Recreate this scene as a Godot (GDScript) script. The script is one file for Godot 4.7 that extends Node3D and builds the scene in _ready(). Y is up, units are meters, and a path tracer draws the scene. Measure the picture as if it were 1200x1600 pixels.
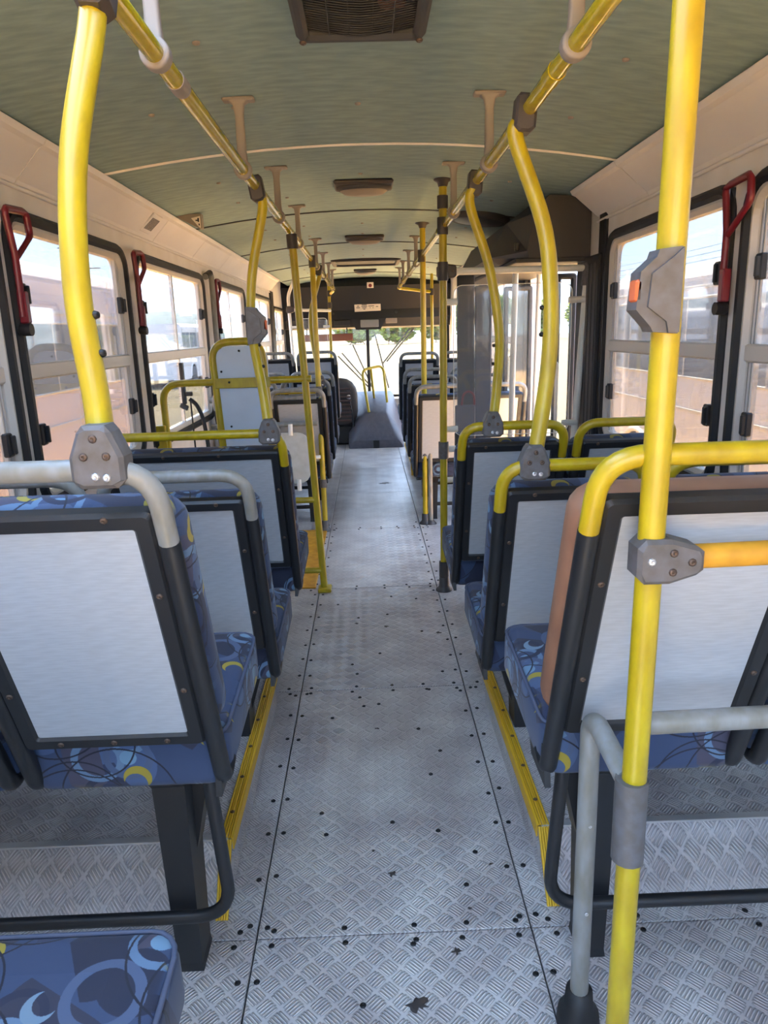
extends Node3D
# A city bus seen from the rear of its aisle. Bus axis along -z, x to the right, floor at y = 0, camera above z = 0.

var M := {}
var rng := RandomNumberGenerator.new()
const BX := 0.016          # the centre line of the bus
const XL := -1.14          # inner face of the left wall
const XR := 1.17           # inner face of the right wall
const HW := 0.48           # unseen roof opening added for fill light: half width, rear and front edge
const HX := -0.46
const HZ0 := 0.05
const HZ1 := -1.4
const Z1 := 0.8            # inner face of the rear wall
const ZF := -10.45         # the windscreen

# ---------------------------------------------------------------- helpers: mesh building
func mb() -> SurfaceTool:
	var st := SurfaceTool.new()
	st.begin(Mesh.PRIMITIVE_TRIANGLES)
	return st

func tri(st: SurfaceTool, a: Vector3, b: Vector3, c: Vector3) -> void:   # counter-clockwise seen from outside
	st.add_vertex(a); st.add_vertex(c); st.add_vertex(b)

func quad(st: SurfaceTool, a: Vector3, b: Vector3, c: Vector3, d: Vector3) -> void:
	tri(st, a, b, c); tri(st, a, c, d)

func mesh_of(st: SurfaceTool) -> ArrayMesh:
	st.generate_normals()
	return st.commit()

func put(called: String, mesh: Mesh, m: Material, parent: Node = self, at := Transform3D()) -> MeshInstance3D:
	var o := MeshInstance3D.new()
	o.name = called
	o.mesh = mesh
	o.material_override = m
	o.transform = at
	parent.add_child(o, true)
	return o

func obj(called: String, st: SurfaceTool, m: Material, parent: Node = self) -> MeshInstance3D:
	return put(called, mesh_of(st), m, parent)

func numbered(called: String) -> String:
	if not has_node(called): return called
	var k := 1
	while has_node("%s_%03d" % [called, k]): k += 1
	return "%s_%03d" % [called, k]

func tag(o: Node3D, label: String, category: String, group := "") -> Node3D:
	o.set_meta("label", label); o.set_meta("category", category)
	if group != "": o.set_meta("group", group)
	return o

func thing(called: String, label: String, category: String, at := Vector3.ZERO, group := "") -> Node3D:
	var o := Node3D.new()
	o.name = numbered(called)
	o.position = at
	add_child(o, true)
	tag(o, label, category, group)
	return o

func struct(called: String, st: SurfaceTool, m: Material) -> MeshInstance3D:
	var o := obj(called, st, m)
	o.set_meta("kind", "structure")
	return o

func box(st: SurfaceTool, c: Vector3, s: Vector3, b := 0.0, xf := Transform3D()) -> void:
	st.set_smooth_group(-1)
	var h := s * 0.5
	b = minf(b, minf(h.x, minf(h.y, h.z)) * 0.9)
	var v := func(sx: int, sy: int, sz: int, ax: int) -> Vector3:
		var p := Vector3(sx * h.x, sy * h.y, sz * h.z)
		for k in 3:
			if k != ax: p[k] -= signf(p[k]) * b
		return xf * (c + p)
	for ax in 3:
		var u := (ax + 1) % 3
		var w := (ax + 2) % 3
		for sg in [-1, 1]:
			var q := []
			for t in [[-1, -1], [1, -1], [1, 1], [-1, 1]]:
				var g := [0, 0, 0]
				g[ax] = sg; g[u] = t[0]; g[w] = t[1]
				q.append(v.call(g[0], g[1], g[2], ax))
			if sg > 0: quad(st, q[0], q[1], q[2], q[3])
			else: quad(st, q[3], q[2], q[1], q[0])
	if b <= 0.0: return
	for ax in 3:      # the twelve chamfers
		var u := (ax + 1) % 3
		var w := (ax + 2) % 3
		for su in [-1, 1]:
			for sw in [-1, 1]:
				var g0 := [0, 0, 0]
				var g1 := [0, 0, 0]
				g0[ax] = -1; g1[ax] = 1
				g0[u] = su; g1[u] = su; g0[w] = sw; g1[w] = sw
				var a: Vector3 = v.call(g0[0], g0[1], g0[2], u)
				var d: Vector3 = v.call(g1[0], g1[1], g1[2], u)
				var e: Vector3 = v.call(g1[0], g1[1], g1[2], w)
				var f: Vector3 = v.call(g0[0], g0[1], g0[2], w)
				if su * sw > 0: quad(st, a, f, e, d)
				else: quad(st, a, d, e, f)
	for sx in [-1, 1]:
		for sy in [-1, 1]:
			for sz in [-1, 1]:
				var a: Vector3 = v.call(sx, sy, sz, 0)
				var d: Vector3 = v.call(sx, sy, sz, 1)
				var e: Vector3 = v.call(sx, sy, sz, 2)
				if sx * sy * sz > 0: tri(st, a, d, e)
				else: tri(st, a, e, d)

func fillet(pts: Array, r: float, n := 6) -> PackedVector3Array:
	var out := PackedVector3Array()
	out.append(pts[0])
	for i in range(1, pts.size() - 1):
		var p: Vector3 = pts[i]
		var a: Vector3 = pts[i - 1] - p
		var b: Vector3 = pts[i + 1] - p
		var rr := minf(r, minf(a.length(), b.length()) * 0.49)
		var s := p + a.normalized() * rr
		var e := p + b.normalized() * rr
		for k in n + 1:
			var t := float(k) / n
			out.append(s.lerp(p, t).lerp(p.lerp(e, t), t))
	out.append(pts[-1])
	return out

func spline(pts: Array, n := 6) -> PackedVector3Array:
	var out := PackedVector3Array()
	for i in pts.size() - 1:
		var p0: Vector3 = pts[maxi(i - 1, 0)]
		var p1: Vector3 = pts[i]
		var p2: Vector3 = pts[i + 1]
		var p3: Vector3 = pts[mini(i + 2, pts.size() - 1)]
		for k in n: out.append(p1.cubic_interpolate(p2, p0, p3, float(k) / n))
	out.append(pts[-1])
	return out

func tube(st: SurfaceTool, pts, r: float, seg := 14, flat := 1.0) -> void:
	var rings := []
	var up := Vector3.ZERO
	for i in pts.size():
		var d: Vector3 = (pts[mini(i + 1, pts.size() - 1)] - pts[maxi(i - 1, 0)]).normalized()
		if up == Vector3.ZERO:
			up = d.cross(Vector3.RIGHT if absf(d.x) < 0.9 else Vector3.UP).normalized()
		up = (up - d * up.dot(d)).normalized()
		var side := d.cross(up)
		var ring := PackedVector3Array()
		for k in seg:
			var a := TAU * k / seg
			ring.append(pts[i] + up * (cos(a) * r) + side * (sin(a) * r * flat))
		rings.append(ring)
	skin(st, rings, true)

func skin(st: SurfaceTool, rings: Array, caps := true, sg := 1) -> void:     # closed rings, counter-clockwise about the direction of travel
	st.set_smooth_group(sg)
	var n: int = rings[0].size()
	for i in rings.size() - 1:
		for k in n:
			var j := (k + 1) % n
			quad(st, rings[i][k], rings[i][j], rings[i + 1][j], rings[i + 1][k])
	if caps:
		st.set_smooth_group(-1)
		for e in [0, rings.size() - 1]:
			var c := Vector3.ZERO
			for p in rings[e]: c += p
			c /= n
			for k in n:
				var j := (k + 1) % n
				if e == 0: tri(st, c, rings[e][j], rings[e][k])
				else: tri(st, c, rings[e][k], rings[e][j])

func lathe(st: SurfaceTool, prof: Array, seg := 16, xf := Transform3D(), smooth := true) -> void:    # [radius, height] from the bottom up, about local y
	var rings := []
	for p in prof:
		var ring := PackedVector3Array()
		for k in seg:
			var a := -TAU * k / seg
			ring.append(xf * Vector3(cos(a) * p[0], p[1], sin(a) * p[0]))
		rings.append(ring)
	skin(st, rings, true, 1 if smooth else -1)

func rrect(w: float, h: float, r: float, n := 4) -> PackedVector2Array:      # counter-clockwise
	var out := PackedVector2Array()
	r = minf(r, minf(w, h) * 0.5)
	for c in 4:
		var cx := (w * 0.5 - r) * (1 if c in [0, 3] else -1)
		var cy := (h * 0.5 - r) * (1 if c in [0, 1] else -1)
		for k in n + 1:
			var a := PI * 0.5 * (c + float(k) / n)
			out.append(Vector2(cx + cos(a) * r, cy + sin(a) * r))
	return out

func pillow(st: SurfaceTool, s: Vector3, rad: float, edge: float, xf := Transform3D(), puff := 0.0, es := 3) -> void:   # rounded slab, thickness along local z, centred
	var prof := []
	for k in es + 1:
		var a := PI * 0.5 * k / es
		prof.append([edge * (1 - sin(a)), -s.z * 0.5 + edge * (1 - cos(a))])
	var up := prof.duplicate(true)
	up.reverse()
	for p in up: prof.append([p[0], -p[1]])
	if puff > 0.0:
		prof.push_front([minf(s.x, s.y) * 0.2, -s.z * 0.5 - puff])
		prof.append([minf(s.x, s.y) * 0.2, s.z * 0.5 + puff])
	var rings := []
	for p in prof:
		var ring := PackedVector3Array()
		for q in rrect(s.x - 2 * p[0], s.y - 2 * p[0], maxf(rad - p[0], 0.001), 4):
			ring.append(xf * Vector3(q.x, q.y, p[1]))
		rings.append(ring)
	skin(st, rings, true)

func prism(st: SurfaceTool, poly: Array, depth: float, xf := Transform3D()) -> void:        # polygon in xy, from z = 0 to depth
	st.set_smooth_group(-1)
	var pts := PackedVector2Array(poly)
	var area := 0.0
	for i in pts.size():
		var q := pts[(i + 1) % pts.size()]
		area += pts[i].x * q.y - q.x * pts[i].y
	if area < 0: pts.reverse()
	var idx := Geometry2D.triangulate_polygon(pts)
	for i in range(0, idx.size(), 3):
		var a := pts[idx[i]]
		var b := pts[idx[i + 1]]
		var c := pts[idx[i + 2]]
		if (b - a).cross(c - a) < 0:
			var t := b
			b = c; c = t
		tri(st, xf * Vector3(a.x, a.y, depth), xf * Vector3(b.x, b.y, depth), xf * Vector3(c.x, c.y, depth))
		tri(st, xf * Vector3(a.x, a.y, 0), xf * Vector3(c.x, c.y, 0), xf * Vector3(b.x, b.y, 0))
	for i in pts.size():
		var a := pts[i]
		var b := pts[(i + 1) % pts.size()]
		quad(st, xf * Vector3(a.x, a.y, 0), xf * Vector3(b.x, b.y, 0), xf * Vector3(b.x, b.y, depth), xf * Vector3(a.x, a.y, depth))

func rim(st: SurfaceTool, w: float, h: float, r: float, t: float, z0: float, z1: float, xf := Transform3D(), r_in := -1.0) -> void:   # a rounded rectangular frame; t is its width
	var o := rrect(w, h, r, 6)
	var i := rrect(w - 2 * t, h - 2 * t, (maxf(r - t, 0.004) if r_in < 0 else r_in), 6)
	var n := o.size()
	var b := minf(t, z1 - z0) * 0.3
	st.set_smooth_group(-1)
	var P := func(p: Vector2, z: float) -> Vector3: return xf * Vector3(p.x, p.y, z)
	for k in n:
		var j := (k + 1) % n
		var oc := o[k] + (i[k] - o[k]).normalized() * b
		var od := o[j] + (i[j] - o[j]).normalized() * b
		var ic := i[k] + (o[k] - i[k]).normalized() * b
		var id := i[j] + (o[j] - i[j]).normalized() * b
		quad(st, P.call(oc, z1), P.call(od, z1), P.call(id, z1), P.call(ic, z1))
		quad(st, P.call(o[k], z1 - b), P.call(o[j], z1 - b), P.call(od, z1), P.call(oc, z1))
		quad(st, P.call(ic, z1), P.call(id, z1), P.call(i[j], z1 - b), P.call(i[k], z1 - b))
		quad(st, P.call(o[k], z0), P.call(o[j], z0), P.call(o[j], z1 - b), P.call(o[k], z1 - b))
		quad(st, P.call(i[k], z1 - b), P.call(i[j], z1 - b), P.call(i[j], z0), P.call(i[k], z0))
		quad(st, P.call(o[j], z0), P.call(o[k], z0), P.call(i[k], z0), P.call(i[j], z0))

func xform(x: Vector3, y: Vector3, at: Vector3) -> Transform3D:
	return Transform3D(Basis(x, y, x.cross(y)), at)

func screw_mesh(r: float, h: float) -> ArrayMesh:
	var st := mb()
	lathe(st, [[r, 0], [r, h * 0.5], [r * 0.7, h], [r * 0.25, h], [r * 0.2, h * 0.6]], 8)
	return mesh_of(st)

# ---------------------------------------------------------------- materials
func mat(c: Color, rough := 0.6, metal := 0.0) -> StandardMaterial3D:
	var m := StandardMaterial3D.new()
	m.albedo_color = c
	m.roughness = rough
	m.metallic = metal
	return m

func noise_tex(fr: float, lo: Color, hi: Color, seed_: int, oct := 4, size := 256) -> NoiseTexture2D:
	var n := FastNoiseLite.new()
	n.seed = seed_
	n.frequency = fr
	n.fractal_octaves = oct
	var g := Gradient.new()
	g.set_color(0, lo); g.set_color(1, hi)
	var t := NoiseTexture2D.new()
	t.width = size; t.height = size
	t.seamless = true
	t.noise = n
	t.color_ramp = g
	return t

func tri_mat(m: StandardMaterial3D, t: Texture2D, scale: Vector3, world := true) -> StandardMaterial3D:
	m.albedo_texture = t
	m.uv1_triplanar = true
	m.uv1_world_triplanar = world
	m.uv1_scale = scale
	m.uv1_triplanar_sharpness = 4.0
	return m

func glass(c: Color, a: float, rough := 0.03) -> StandardMaterial3D:
	var m := mat(Color(c.r, c.g, c.b, a), rough)
	m.transparency = BaseMaterial3D.TRANSPARENCY_ALPHA
	return m

func tread_textures() -> Array:                  # five-bar tread plate: 4 x 4 repeats, bars at 45 degrees
	var n := 512
	var h := PackedFloat32Array()
	h.resize(n * n)
	h.fill(-1.0)                                    # -1 marks the plain plate between the groups of bars
	var per := n / 4.0
	var s := per / sqrt(2.0)
	for y in n:
		for x in n:
			var p := (x + y) / sqrt(2.0) / s
			var q := (y - x) / sqrt(2.0) / s
			var i := floori(p)
			var j := floori(q)
			var a := p - i
			var b := q - j
			if posmod(i + j, 2) == 1:
				var t := a
				a = b; b = t
			var bar := (b - 0.06) / 0.88 * 5.0
			if bar < 0 or bar > 5: continue
			var f := absf(bar - floorf(bar) - 0.5)           # 0 in the middle of a bar
			var along := absf(a - 0.5) / (0.44 if int(bar) in [1, 2, 3] else 0.38)
			var v := 1.0 - pow(f / 0.30, 2.0) - pow(along, 6.0)
			if along < 1.05: h[y * n + x] = clampf(v * 1.3, 0, 1)
	var nm := Image.create(n, n, false, Image.FORMAT_RGB8)
	var al := Image.create(n, n, false, Image.FORMAT_RGB8)
	var dirt := FastNoiseLite.new()
	dirt.seed = 5; dirt.frequency = 0.02
	for y in n:
		for x in n:
			var c := h[y * n + x]
			var dx := maxf(h[y * n + (x + 1) % n], 0) - maxf(h[y * n + posmod(x - 1, n)], 0)
			var dy := maxf(h[posmod(y + 1, n) * n + x], 0) - maxf(h[posmod(y - 1, n) * n + x], 0)
			var v := Vector3(-dx * 4.0, dy * 4.0, 1).normalized()
			nm.set_pixel(x, y, Color(v.x * 0.5 + 0.5, v.y * 0.5 + 0.5, v.z * 0.5 + 0.5))
			var w := 0.895 if c < 0 else 0.76 + 0.24 * c          # grimy grooves, worn bars; contrast deepened to stand in for glints and shade
			al.set_pixel(x, y, Color(w, w, w * 1.005))
	return [ImageTexture.create_from_image(al), ImageTexture.create_from_image(nm)]

func fabric_texture() -> ImageTexture:          # moquette of overlapping discs, rings, crescents and dark curves
	var n := 512
	var im := Image.create(n, n, false, Image.FORMAT_RGB8)
	im.fill(Color8(66, 86, 126))
	var pal := [Color8(44, 52, 80), Color8(88, 114, 160), Color8(52, 66, 104), Color8(86, 84, 108), Color8(60, 64, 88)]
	var r := RandomNumberGenerator.new()
	r.seed = 11
	var paint := func(cx: float, cy: float, rad: float, test: Callable, col: Color) -> void:
		for y in range(int(cy - rad), int(cy + rad) + 1):
			for x in range(int(cx - rad), int(cx + rad) + 1):
				var d := Vector2(x - cx, y - cy)
				if d.length() <= rad and test.call(d): im.set_pixel(posmod(x, n), posmod(y, n), col)
	for k in 11:       # broad tilted lozenges and discs
		var ang := r.randf() * TAU
		var wide := r.randf_range(26, 60)
		var rad := r.randf_range(60, 130)
		if k % 2 == 0: paint.call(r.randf() * n, r.randf() * n, rad, func(d): return absf(d.rotated(ang).y) < wide, pal[k % 5])
		else: paint.call(r.randf() * n, r.randf() * n, rad * 0.75, func(_d): return true, pal[k % 5])
	for k in 7:        # rings
		var rad := r.randf_range(40, 70)
		var cx := r.randf() * n
		var cy := r.randf() * n
		paint.call(cx, cy, rad, func(d): return d.length() > rad * 0.72, [Color8(118, 152, 190), Color8(92, 112, 150), Color8(46, 54, 84)][k % 3])
		if k % 2 == 0: paint.call(cx, cy, rad * 0.34, func(_d): return true, Color8(132, 176, 212))
	for k in 6:        # yellow crescents and pale caps
		var rad := r.randf_range(26, 44)
		var off := Vector2(rad * 0.45, 0).rotated(r.randf() * TAU)
		var col := Color8(196, 176, 62) if k < 4 else Color8(140, 172, 200)
		paint.call(r.randf() * n, r.randf() * n, rad, func(d): return (d - off).length() > rad * 0.8, col)
	for k in 6:        # thin dark curves
		var rad := r.randf_range(70, 190)
		paint.call(r.randf() * n, r.randf() * n, rad, func(d): return d.length() > rad - 4.0, Color8(34, 38, 58))
	return ImageTexture.create_from_image(im)

func make_materials() -> void:
	var tr := tread_textures()
	var grime := noise_tex(0.012, Color(0.80, 0.775, 0.785), Color(1, 1, 1), 41, 5, 512)
	for v in 3:
		var m := mat([Color(0.96, 0.955, 0.945), Color(0.94, 0.935, 0.93), Color(0.97, 0.96, 0.945)][v], 0.3, 0.12)
		tri_mat(m, tr[0], Vector3.ONE / 0.2376)
		m.uv1_offset = Vector3(0.13 * v, 0, 0.21 * v)
		m.normal_enabled = true
		m.normal_texture = tr[1]
		m.normal_scale = 1.0
		m.detail_enabled = true
		m.detail_blend_mode = BaseMaterial3D.BLEND_MODE_MUL
		m.detail_uv_layer = BaseMaterial3D.DETAIL_UV_2
		m.detail_albedo = grime
		m.uv2_triplanar = true
		m.uv2_world_triplanar = true
		m.uv2_scale = Vector3.ONE * 0.55
		m.uv2_offset = Vector3(0.31 * v, 0, 0.17 * v)
		M["tread_%d" % v] = m
	var brushed := noise_tex(0.03, Color(0.90, 0.91, 0.92), Color(0.98, 0.99, 1.0), 3)
	M.alu = tri_mat(mat(Color(0.78, 0.79, 0.805), 0.34, 0.3), brushed, Vector3(2.5, 26, 2.5), false)
	M.alu_trim = mat(Color(0.80, 0.80, 0.80), 0.35, 0.6)
	M.fabric = tri_mat(mat(Color(0.74, 0.74, 0.74), 0.85), fabric_texture(), Vector3.ONE * 2.4, false)
	M.fabric.rim_enabled = true
	M.fabric.rim = 0.25
	M.piping = mat(Color8(70, 78, 100), 0.7)
	M.vinyl = tri_mat(mat(Color8(146, 106, 82), 0.5), noise_tex(0.02, Color(0.86, 0.84, 0.84), Color(1, 1, 1), 8), Vector3.ONE * 2, false)
	M.black = mat(Color8(30, 31, 34), 0.42)
	M.rubber = mat(Color8(26, 26, 28), 0.55)
	M.dark = mat(Color8(52, 53, 56), 0.6)
	M.wiper = mat(Color8(8, 8, 9), 0.8)
	M.header = mat(Color8(24, 26, 31), 0.6)
	M.dark_box = mat(Color8(58, 56, 58), 0.55)
	var scuff := noise_tex(0.018, Color(0.84, 0.80, 0.72), Color(1, 1, 1), 21)
	M.yellow = tri_mat(mat(Color8(186, 166, 8), 0.33), scuff, Vector3(4, 1.4, 4))
	M.yellow.clearcoat_enabled = true
	M.yellow.clearcoat = 0.4
	M.gloss_yellow = tri_mat(mat(Color8(186, 166, 8), 0.18), scuff, Vector3(4, 1.4, 4))
	M.yellow_plate = tri_mat(mat(Color8(214, 160, 44), 0.6), scuff, Vector3(3, 3, 3))
	M.nosing = mat(Color8(212, 168, 34), 0.55)
	M.grey_tube = tri_mat(mat(Color8(140, 143, 145), 0.38), scuff, Vector3(5, 2, 5))
	M.white_tube = mat(Color8(226, 224, 216), 0.4)
	M.clamp = tri_mat(mat(Color8(96, 96, 102), 0.55), scuff, Vector3(7, 7, 7))
	M.dark_clamp = mat(Color8(62, 56, 54), 0.5)
	M.hanger = mat(Color8(136, 126, 116), 0.55)
	M.screw = mat(Color8(20, 20, 22), 0.5, 0.2)
	M.bolt = mat(Color8(92, 76, 66), 0.45, 0.6)
	M.bright_bolt = mat(Color8(205, 205, 208), 0.3, 0.8)
	M.teal = tri_mat(mat(Color8(138, 162, 160), 0.75), noise_tex(0.02, Color(0.84, 0.85, 0.85), Color(1, 0.99, 0.98), 14, 5), Vector3(1.4, 1.4, 5))
	M.teal.uv1_triplanar_sharpness = 8
	M.wall = tri_mat(mat(Color8(236, 232, 228), 0.55), noise_tex(0.01, Color(0.93, 0.92, 0.9), Color(1, 1, 1), 9), Vector3.ONE)
	M.cove = tri_mat(mat(Color8(236, 230, 224), 0.45), noise_tex(0.012, Color(0.94, 0.93, 0.92), Color(1, 1, 1), 10), Vector3(1, 1, 0.5))
	M.frame = mat(Color8(206, 200, 192), 0.45, 0.3)
	M.glass = glass(Color(0.36, 0.38, 0.42), 0.57)
	M.mid_glass = glass(Color(0.36, 0.38, 0.42), 0.36)
	M.clear_glass = glass(Color(0.6, 0.62, 0.66), 0.1)
	M.screen = glass(Color(0.9, 0.93, 0.95), 0.06)
	M.shield = glass(Color(0.9, 0.93, 0.95), 0.04)
	M.sheet = tri_mat(mat(Color8(196, 210, 226), 0.4), noise_tex(0.02, Color(0.96, 0.96, 0.96), Color(1, 1, 1), 12), Vector3.ONE, false)
	M.kick = tri_mat(mat(Color8(206, 208, 204), 0.5), noise_tex(0.05, Color(0.9, 0.9, 0.88), Color(1, 1, 1), 13), Vector3.ONE, false)
	M.red = mat(Color8(112, 20, 33), 0.35)
	M.orange = mat(Color8(206, 98, 52), 0.4)
	M.moulded = tri_mat(mat(Color8(86, 86, 96), 0.5), noise_tex(0.03, Color(0.85, 0.85, 0.87), Color(1, 1, 1), 17), Vector3.ONE * 2)
	M.visor = mat(Color8(120, 74, 56), 0.5)
	M.beads = mat(Color8(74, 52, 46), 0.5)
	M.paper = mat(Color8(226, 214, 200), 0.8)
	M.print = mat(Color8(40, 38, 38), 0.8)
	M.sand = tri_mat(mat(Color8(226, 184, 128), 0.95), noise_tex(0.02, Color(0.86, 0.85, 0.8), Color(1, 1, 1), 19, 6), Vector3(0.12, 0.12, 0.12))  # bright warm tone set to bounce light onto the ceiling
	M.dimmed_ground = tri_mat(mat(Color8(66, 57, 29), 0.95), noise_tex(0.02, Color(0.80, 0.80, 0.76), Color(1, 1, 1), 29, 6), Vector3(0.05, 0.05, 0.05))  # same ground, colour darkened to tone down the sun glare outside
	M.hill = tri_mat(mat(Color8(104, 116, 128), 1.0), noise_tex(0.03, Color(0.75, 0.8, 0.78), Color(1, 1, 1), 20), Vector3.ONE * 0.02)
	M.bus_white = mat(Color8(226, 220, 218), 0.4)
	M.bus_pink = mat(Color8(210, 196, 198), 0.4)
	M.bus_glass = mat(Color8(128, 134, 142), 0.12)
	M.tyre = mat(Color8(44, 42, 42), 0.85)
	M.steel = mat(Color8(130, 132, 136), 0.5, 0.4)
	M.leaf = tri_mat(mat(Color8(136, 146, 46), 0.9), noise_tex(0.08, Color(0.55, 0.6, 0.45), Color(1, 1, 0.9), 22), Vector3.ONE * 0.4)
	M.plaster = mat(Color8(224, 214, 196), 0.85)

# ---------------------------------------------------------------- the bus shell
func bar_box(st: SurfaceTool, x0: float, x1: float, y0: float, y1: float, z0: float, z1: float, b := 0.0) -> void:
	box(st, Vector3((x0 + x1) / 2, (y0 + y1) / 2, (z0 + z1) / 2), Vector3(absf(x1 - x0), absf(y1 - y0), absf(z1 - z0)), b)

func wall(called: String, side: int, openings: Array) -> void:     # openings: [near z, far z, bottom, top], going forward
	var x0 := XL if side < 0 else XR
	var x1 := x0 + side * 0.05
	var st := mb()
	var z := Z1
	for o in openings:
		bar_box(st, x0, x1, -0.4, 2.14, z, o[0])
		bar_box(st, x0, x1, -0.4, o[2], o[0], o[1])
		bar_box(st, x0, x1, o[3], 2.14, o[0], o[1])
		z = o[1]
	bar_box(st, x0, x1, -0.4, 2.14, z, ZF - 0.1)
	struct(called, st, M.wall)

func window(n: int, side: int, z0: float, z1: float, y0 := 0.86, y1 := 1.83, gl: Material = null) -> void:
	var x0 := XL if side < 0 else XR
	var xf := xform(Vector3(0, 0, side), Vector3.UP, Vector3(x0, (y0 + y1) / 2, (z0 + z1) / 2))
	var w := absf(z1 - z0)
	var h := y1 - y0
	var st := mb()
	rim(st, w + 0.035, h + 0.035, 0.11, 0.042, -0.03, 0.018, xf)
	var root := struct("window_%d" % n, st, M.rubber)
	st = mb()
	rim(st, w + 0.01, h + 0.01, 0.1, 0.052, -0.045, 0.004, xf, 0.06)
	obj("window_frame", st, M.frame, root)
	var ym := 1.322 - (y0 + y1) / 2
	st = mb()
	box(st, Vector3(0, ym, -0.02), Vector3(w - 0.05, 0.056, 0.03), 0.006, xf)
	obj("mid_rail", st, M.frame, root)
	var tops := [[ym + 0.028, h / 2 - 0.045], [-h / 2 + 0.045, ym - 0.028]]
	for t in tops:
		var cy: float = (t[0] + t[1]) / 2
		var ch: float = t[1] - t[0]
		for s in [-1, 1]:
			st = mb()
			box(st, Vector3(s * (w / 4 - 0.012), cy, -0.024 - 0.006 * s), Vector3(w / 2 - 0.02, ch, 0.004), 0.0, xf)
			obj("pane", st, gl, root)
		# sliding stiles: channels at the ends and the meeting stile in the middle
		for q in [[-w / 2 + 0.06, 0.01], [-w / 2 + 0.078, 0.008], [w / 2 - 0.06, 0.01], [w / 2 - 0.078, 0.008], [0.0, 0.022]]:
			st = mb()
			box(st, Vector3(q[0], cy, -0.024), Vector3(q[1], ch, 0.02), 0.002, xf)
			obj("stile", st, M.frame if absf(q[0]) < w / 2 - 0.07 and q[0] != 0.0 else M.alu_trim, root)
	for q in [[-w / 2 + 0.085, 0.2], [w / 2 - 0.085, 0.2], [-w / 2 + 0.085, -0.27], [w / 2 - 0.085, -0.27]]:
		st = mb()
		box(st, Vector3(q[0], q[1] + 0.03, -0.008), Vector3(0.036, 0.075, 0.022), 0.004, xf)
		box(st, Vector3(q[0] + 0.008, q[1] + 0.03, 0.008), Vector3(0.014, 0.06, 0.014), 0.003, xf)
		obj("latch", st, M.black, root)

func ceil_y(x: float) -> float:
	var t := (x - BX) / 1.03
	return 2.148 - 0.085 * t * t

func ceiling_patch(st: SurfaceTool, xa: float, xb: float, za: float, zb: float) -> void:
	var rows := []
	var u := Vector3(0, 0.012, 0)
	for k in 17:
		var x := BX + lerpf(xa, xb, k / 16.0)
		rows.append([Vector3(x, ceil_y(x), za), Vector3(x, ceil_y(x), zb)])
	st.set_smooth_group(1)
	for k in 16:
		quad(st, rows[k][0], rows[k][1], rows[k + 1][1], rows[k + 1][0])
		quad(st, rows[k][1] + u, rows[k][0] + u, rows[k + 1][0] + u, rows[k + 1][1] + u)
	st.set_smooth_group(-1)
	for e in 2:
		for k in 16: quad(st, rows[k][e], rows[k + 1][e], rows[k + 1][e] + u, rows[k][e] + u)
	for k in [0, 16]: quad(st, rows[k][0], rows[k][1], rows[k][1] + u, rows[k][0] + u)

func ceiling() -> void:
	var st := mb()
	# the roof, with a made-up opening, out of view, to let in fill light
	bar_box(st, XL - 0.05, XR + 0.05, 2.17, 2.24, Z1 + 0.06, HZ0)
	bar_box(st, XL - 0.05, XR + 0.05, 2.17, 2.24, HZ1, ZF - 0.1)
	bar_box(st, XL - 0.05, HX - HW, 2.17, 2.24, HZ0, HZ1)
	bar_box(st, HX + HW, XR + 0.05, 2.17, 2.24, HZ0, HZ1)
	var root := struct("ceiling", st, M.dark)
	var z := Z1
	var joints := [0.05, -1.5, -3.11, -4.68, -6.28, -7.87, -9.35, -10.3]
	for j in joints:
		var patches := [[-1.06, 1.06, z, j]]
		if j == -1.5: patches = [[-1.06, HX - HW - BX, z, j], [HX + HW - BX, 1.06, z, j], [HX - HW - BX, HX + HW - BX, HZ1, j]]
		st = mb()
		for q in patches: ceiling_patch(st, q[0], q[1], q[2] - 0.004, q[3] + 0.004)
		obj("ceiling_panel", st, M.teal, root)
		var pts := []
		for k in 17:
			var x := BX + 1.04 * (k / 8.0 - 1)
			pts.append(Vector3(x, ceil_y(x) - 0.003, j))
		st = mb()
		tube(st, pts, 0.008, 6, 0.6)
		obj("joint_strip", st, M.cove if j > -4 else M.dark, root)
		for px in [-0.66, -0.4, -0.002, 0.56, 0.72]:
			for f in [0.35, 0.68]:
				var zz: float = lerpf(z, j, f + 0.06 * px)
				if zz > -0.9: continue
				st = mb()
				lathe(st, [[0.002, -0.006], [0.009, -0.005], [0.011, 0.002]], 10, Transform3D(Basis(), Vector3(px, ceil_y(px), zz)))
				obj("rivet", st, M.hanger, root)
		z = j

func cove(n: int, side: int, za: float, zb: float, lens: Array) -> void:
	var X := XL if side < 0 else XR
	var c := BX if side > 0 else BX
	var inner := -1.035 if side < 0 else 1.04
	var prof := [Vector2(inner, 2.072), Vector2(inner - side * 0.022, 2.056), Vector2(inner - side * 0.012, 2.038), Vector2(inner + side * 0.006, 2.03), Vector2(X - side * 0.012, 1.938), Vector2(X - side * 0.004, 1.925), Vector2(X, 1.925), Vector2(X, 2.072)]
	var st := mb()
	# a thin bead under the whole run
	tube(st, [Vector3(X - side * 0.008, 1.915, za), Vector3(X - side * 0.008, 1.915, zb)], 0.008, 8)
	var root := struct("trim_%d" % n, st, M.cove)
	var z := za
	var k := 0
	while z > zb + 0.05:
		var e := maxf(z - lens[k % lens.size()], zb)
		st = mb()
		prism(st, prof, (z - e) - 0.004, Transform3D(Basis(), Vector3(0, 0, e + 0.002)))
		obj("cove_panel", st, M.cove, root)
		z = e
		k += 1
	return

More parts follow.
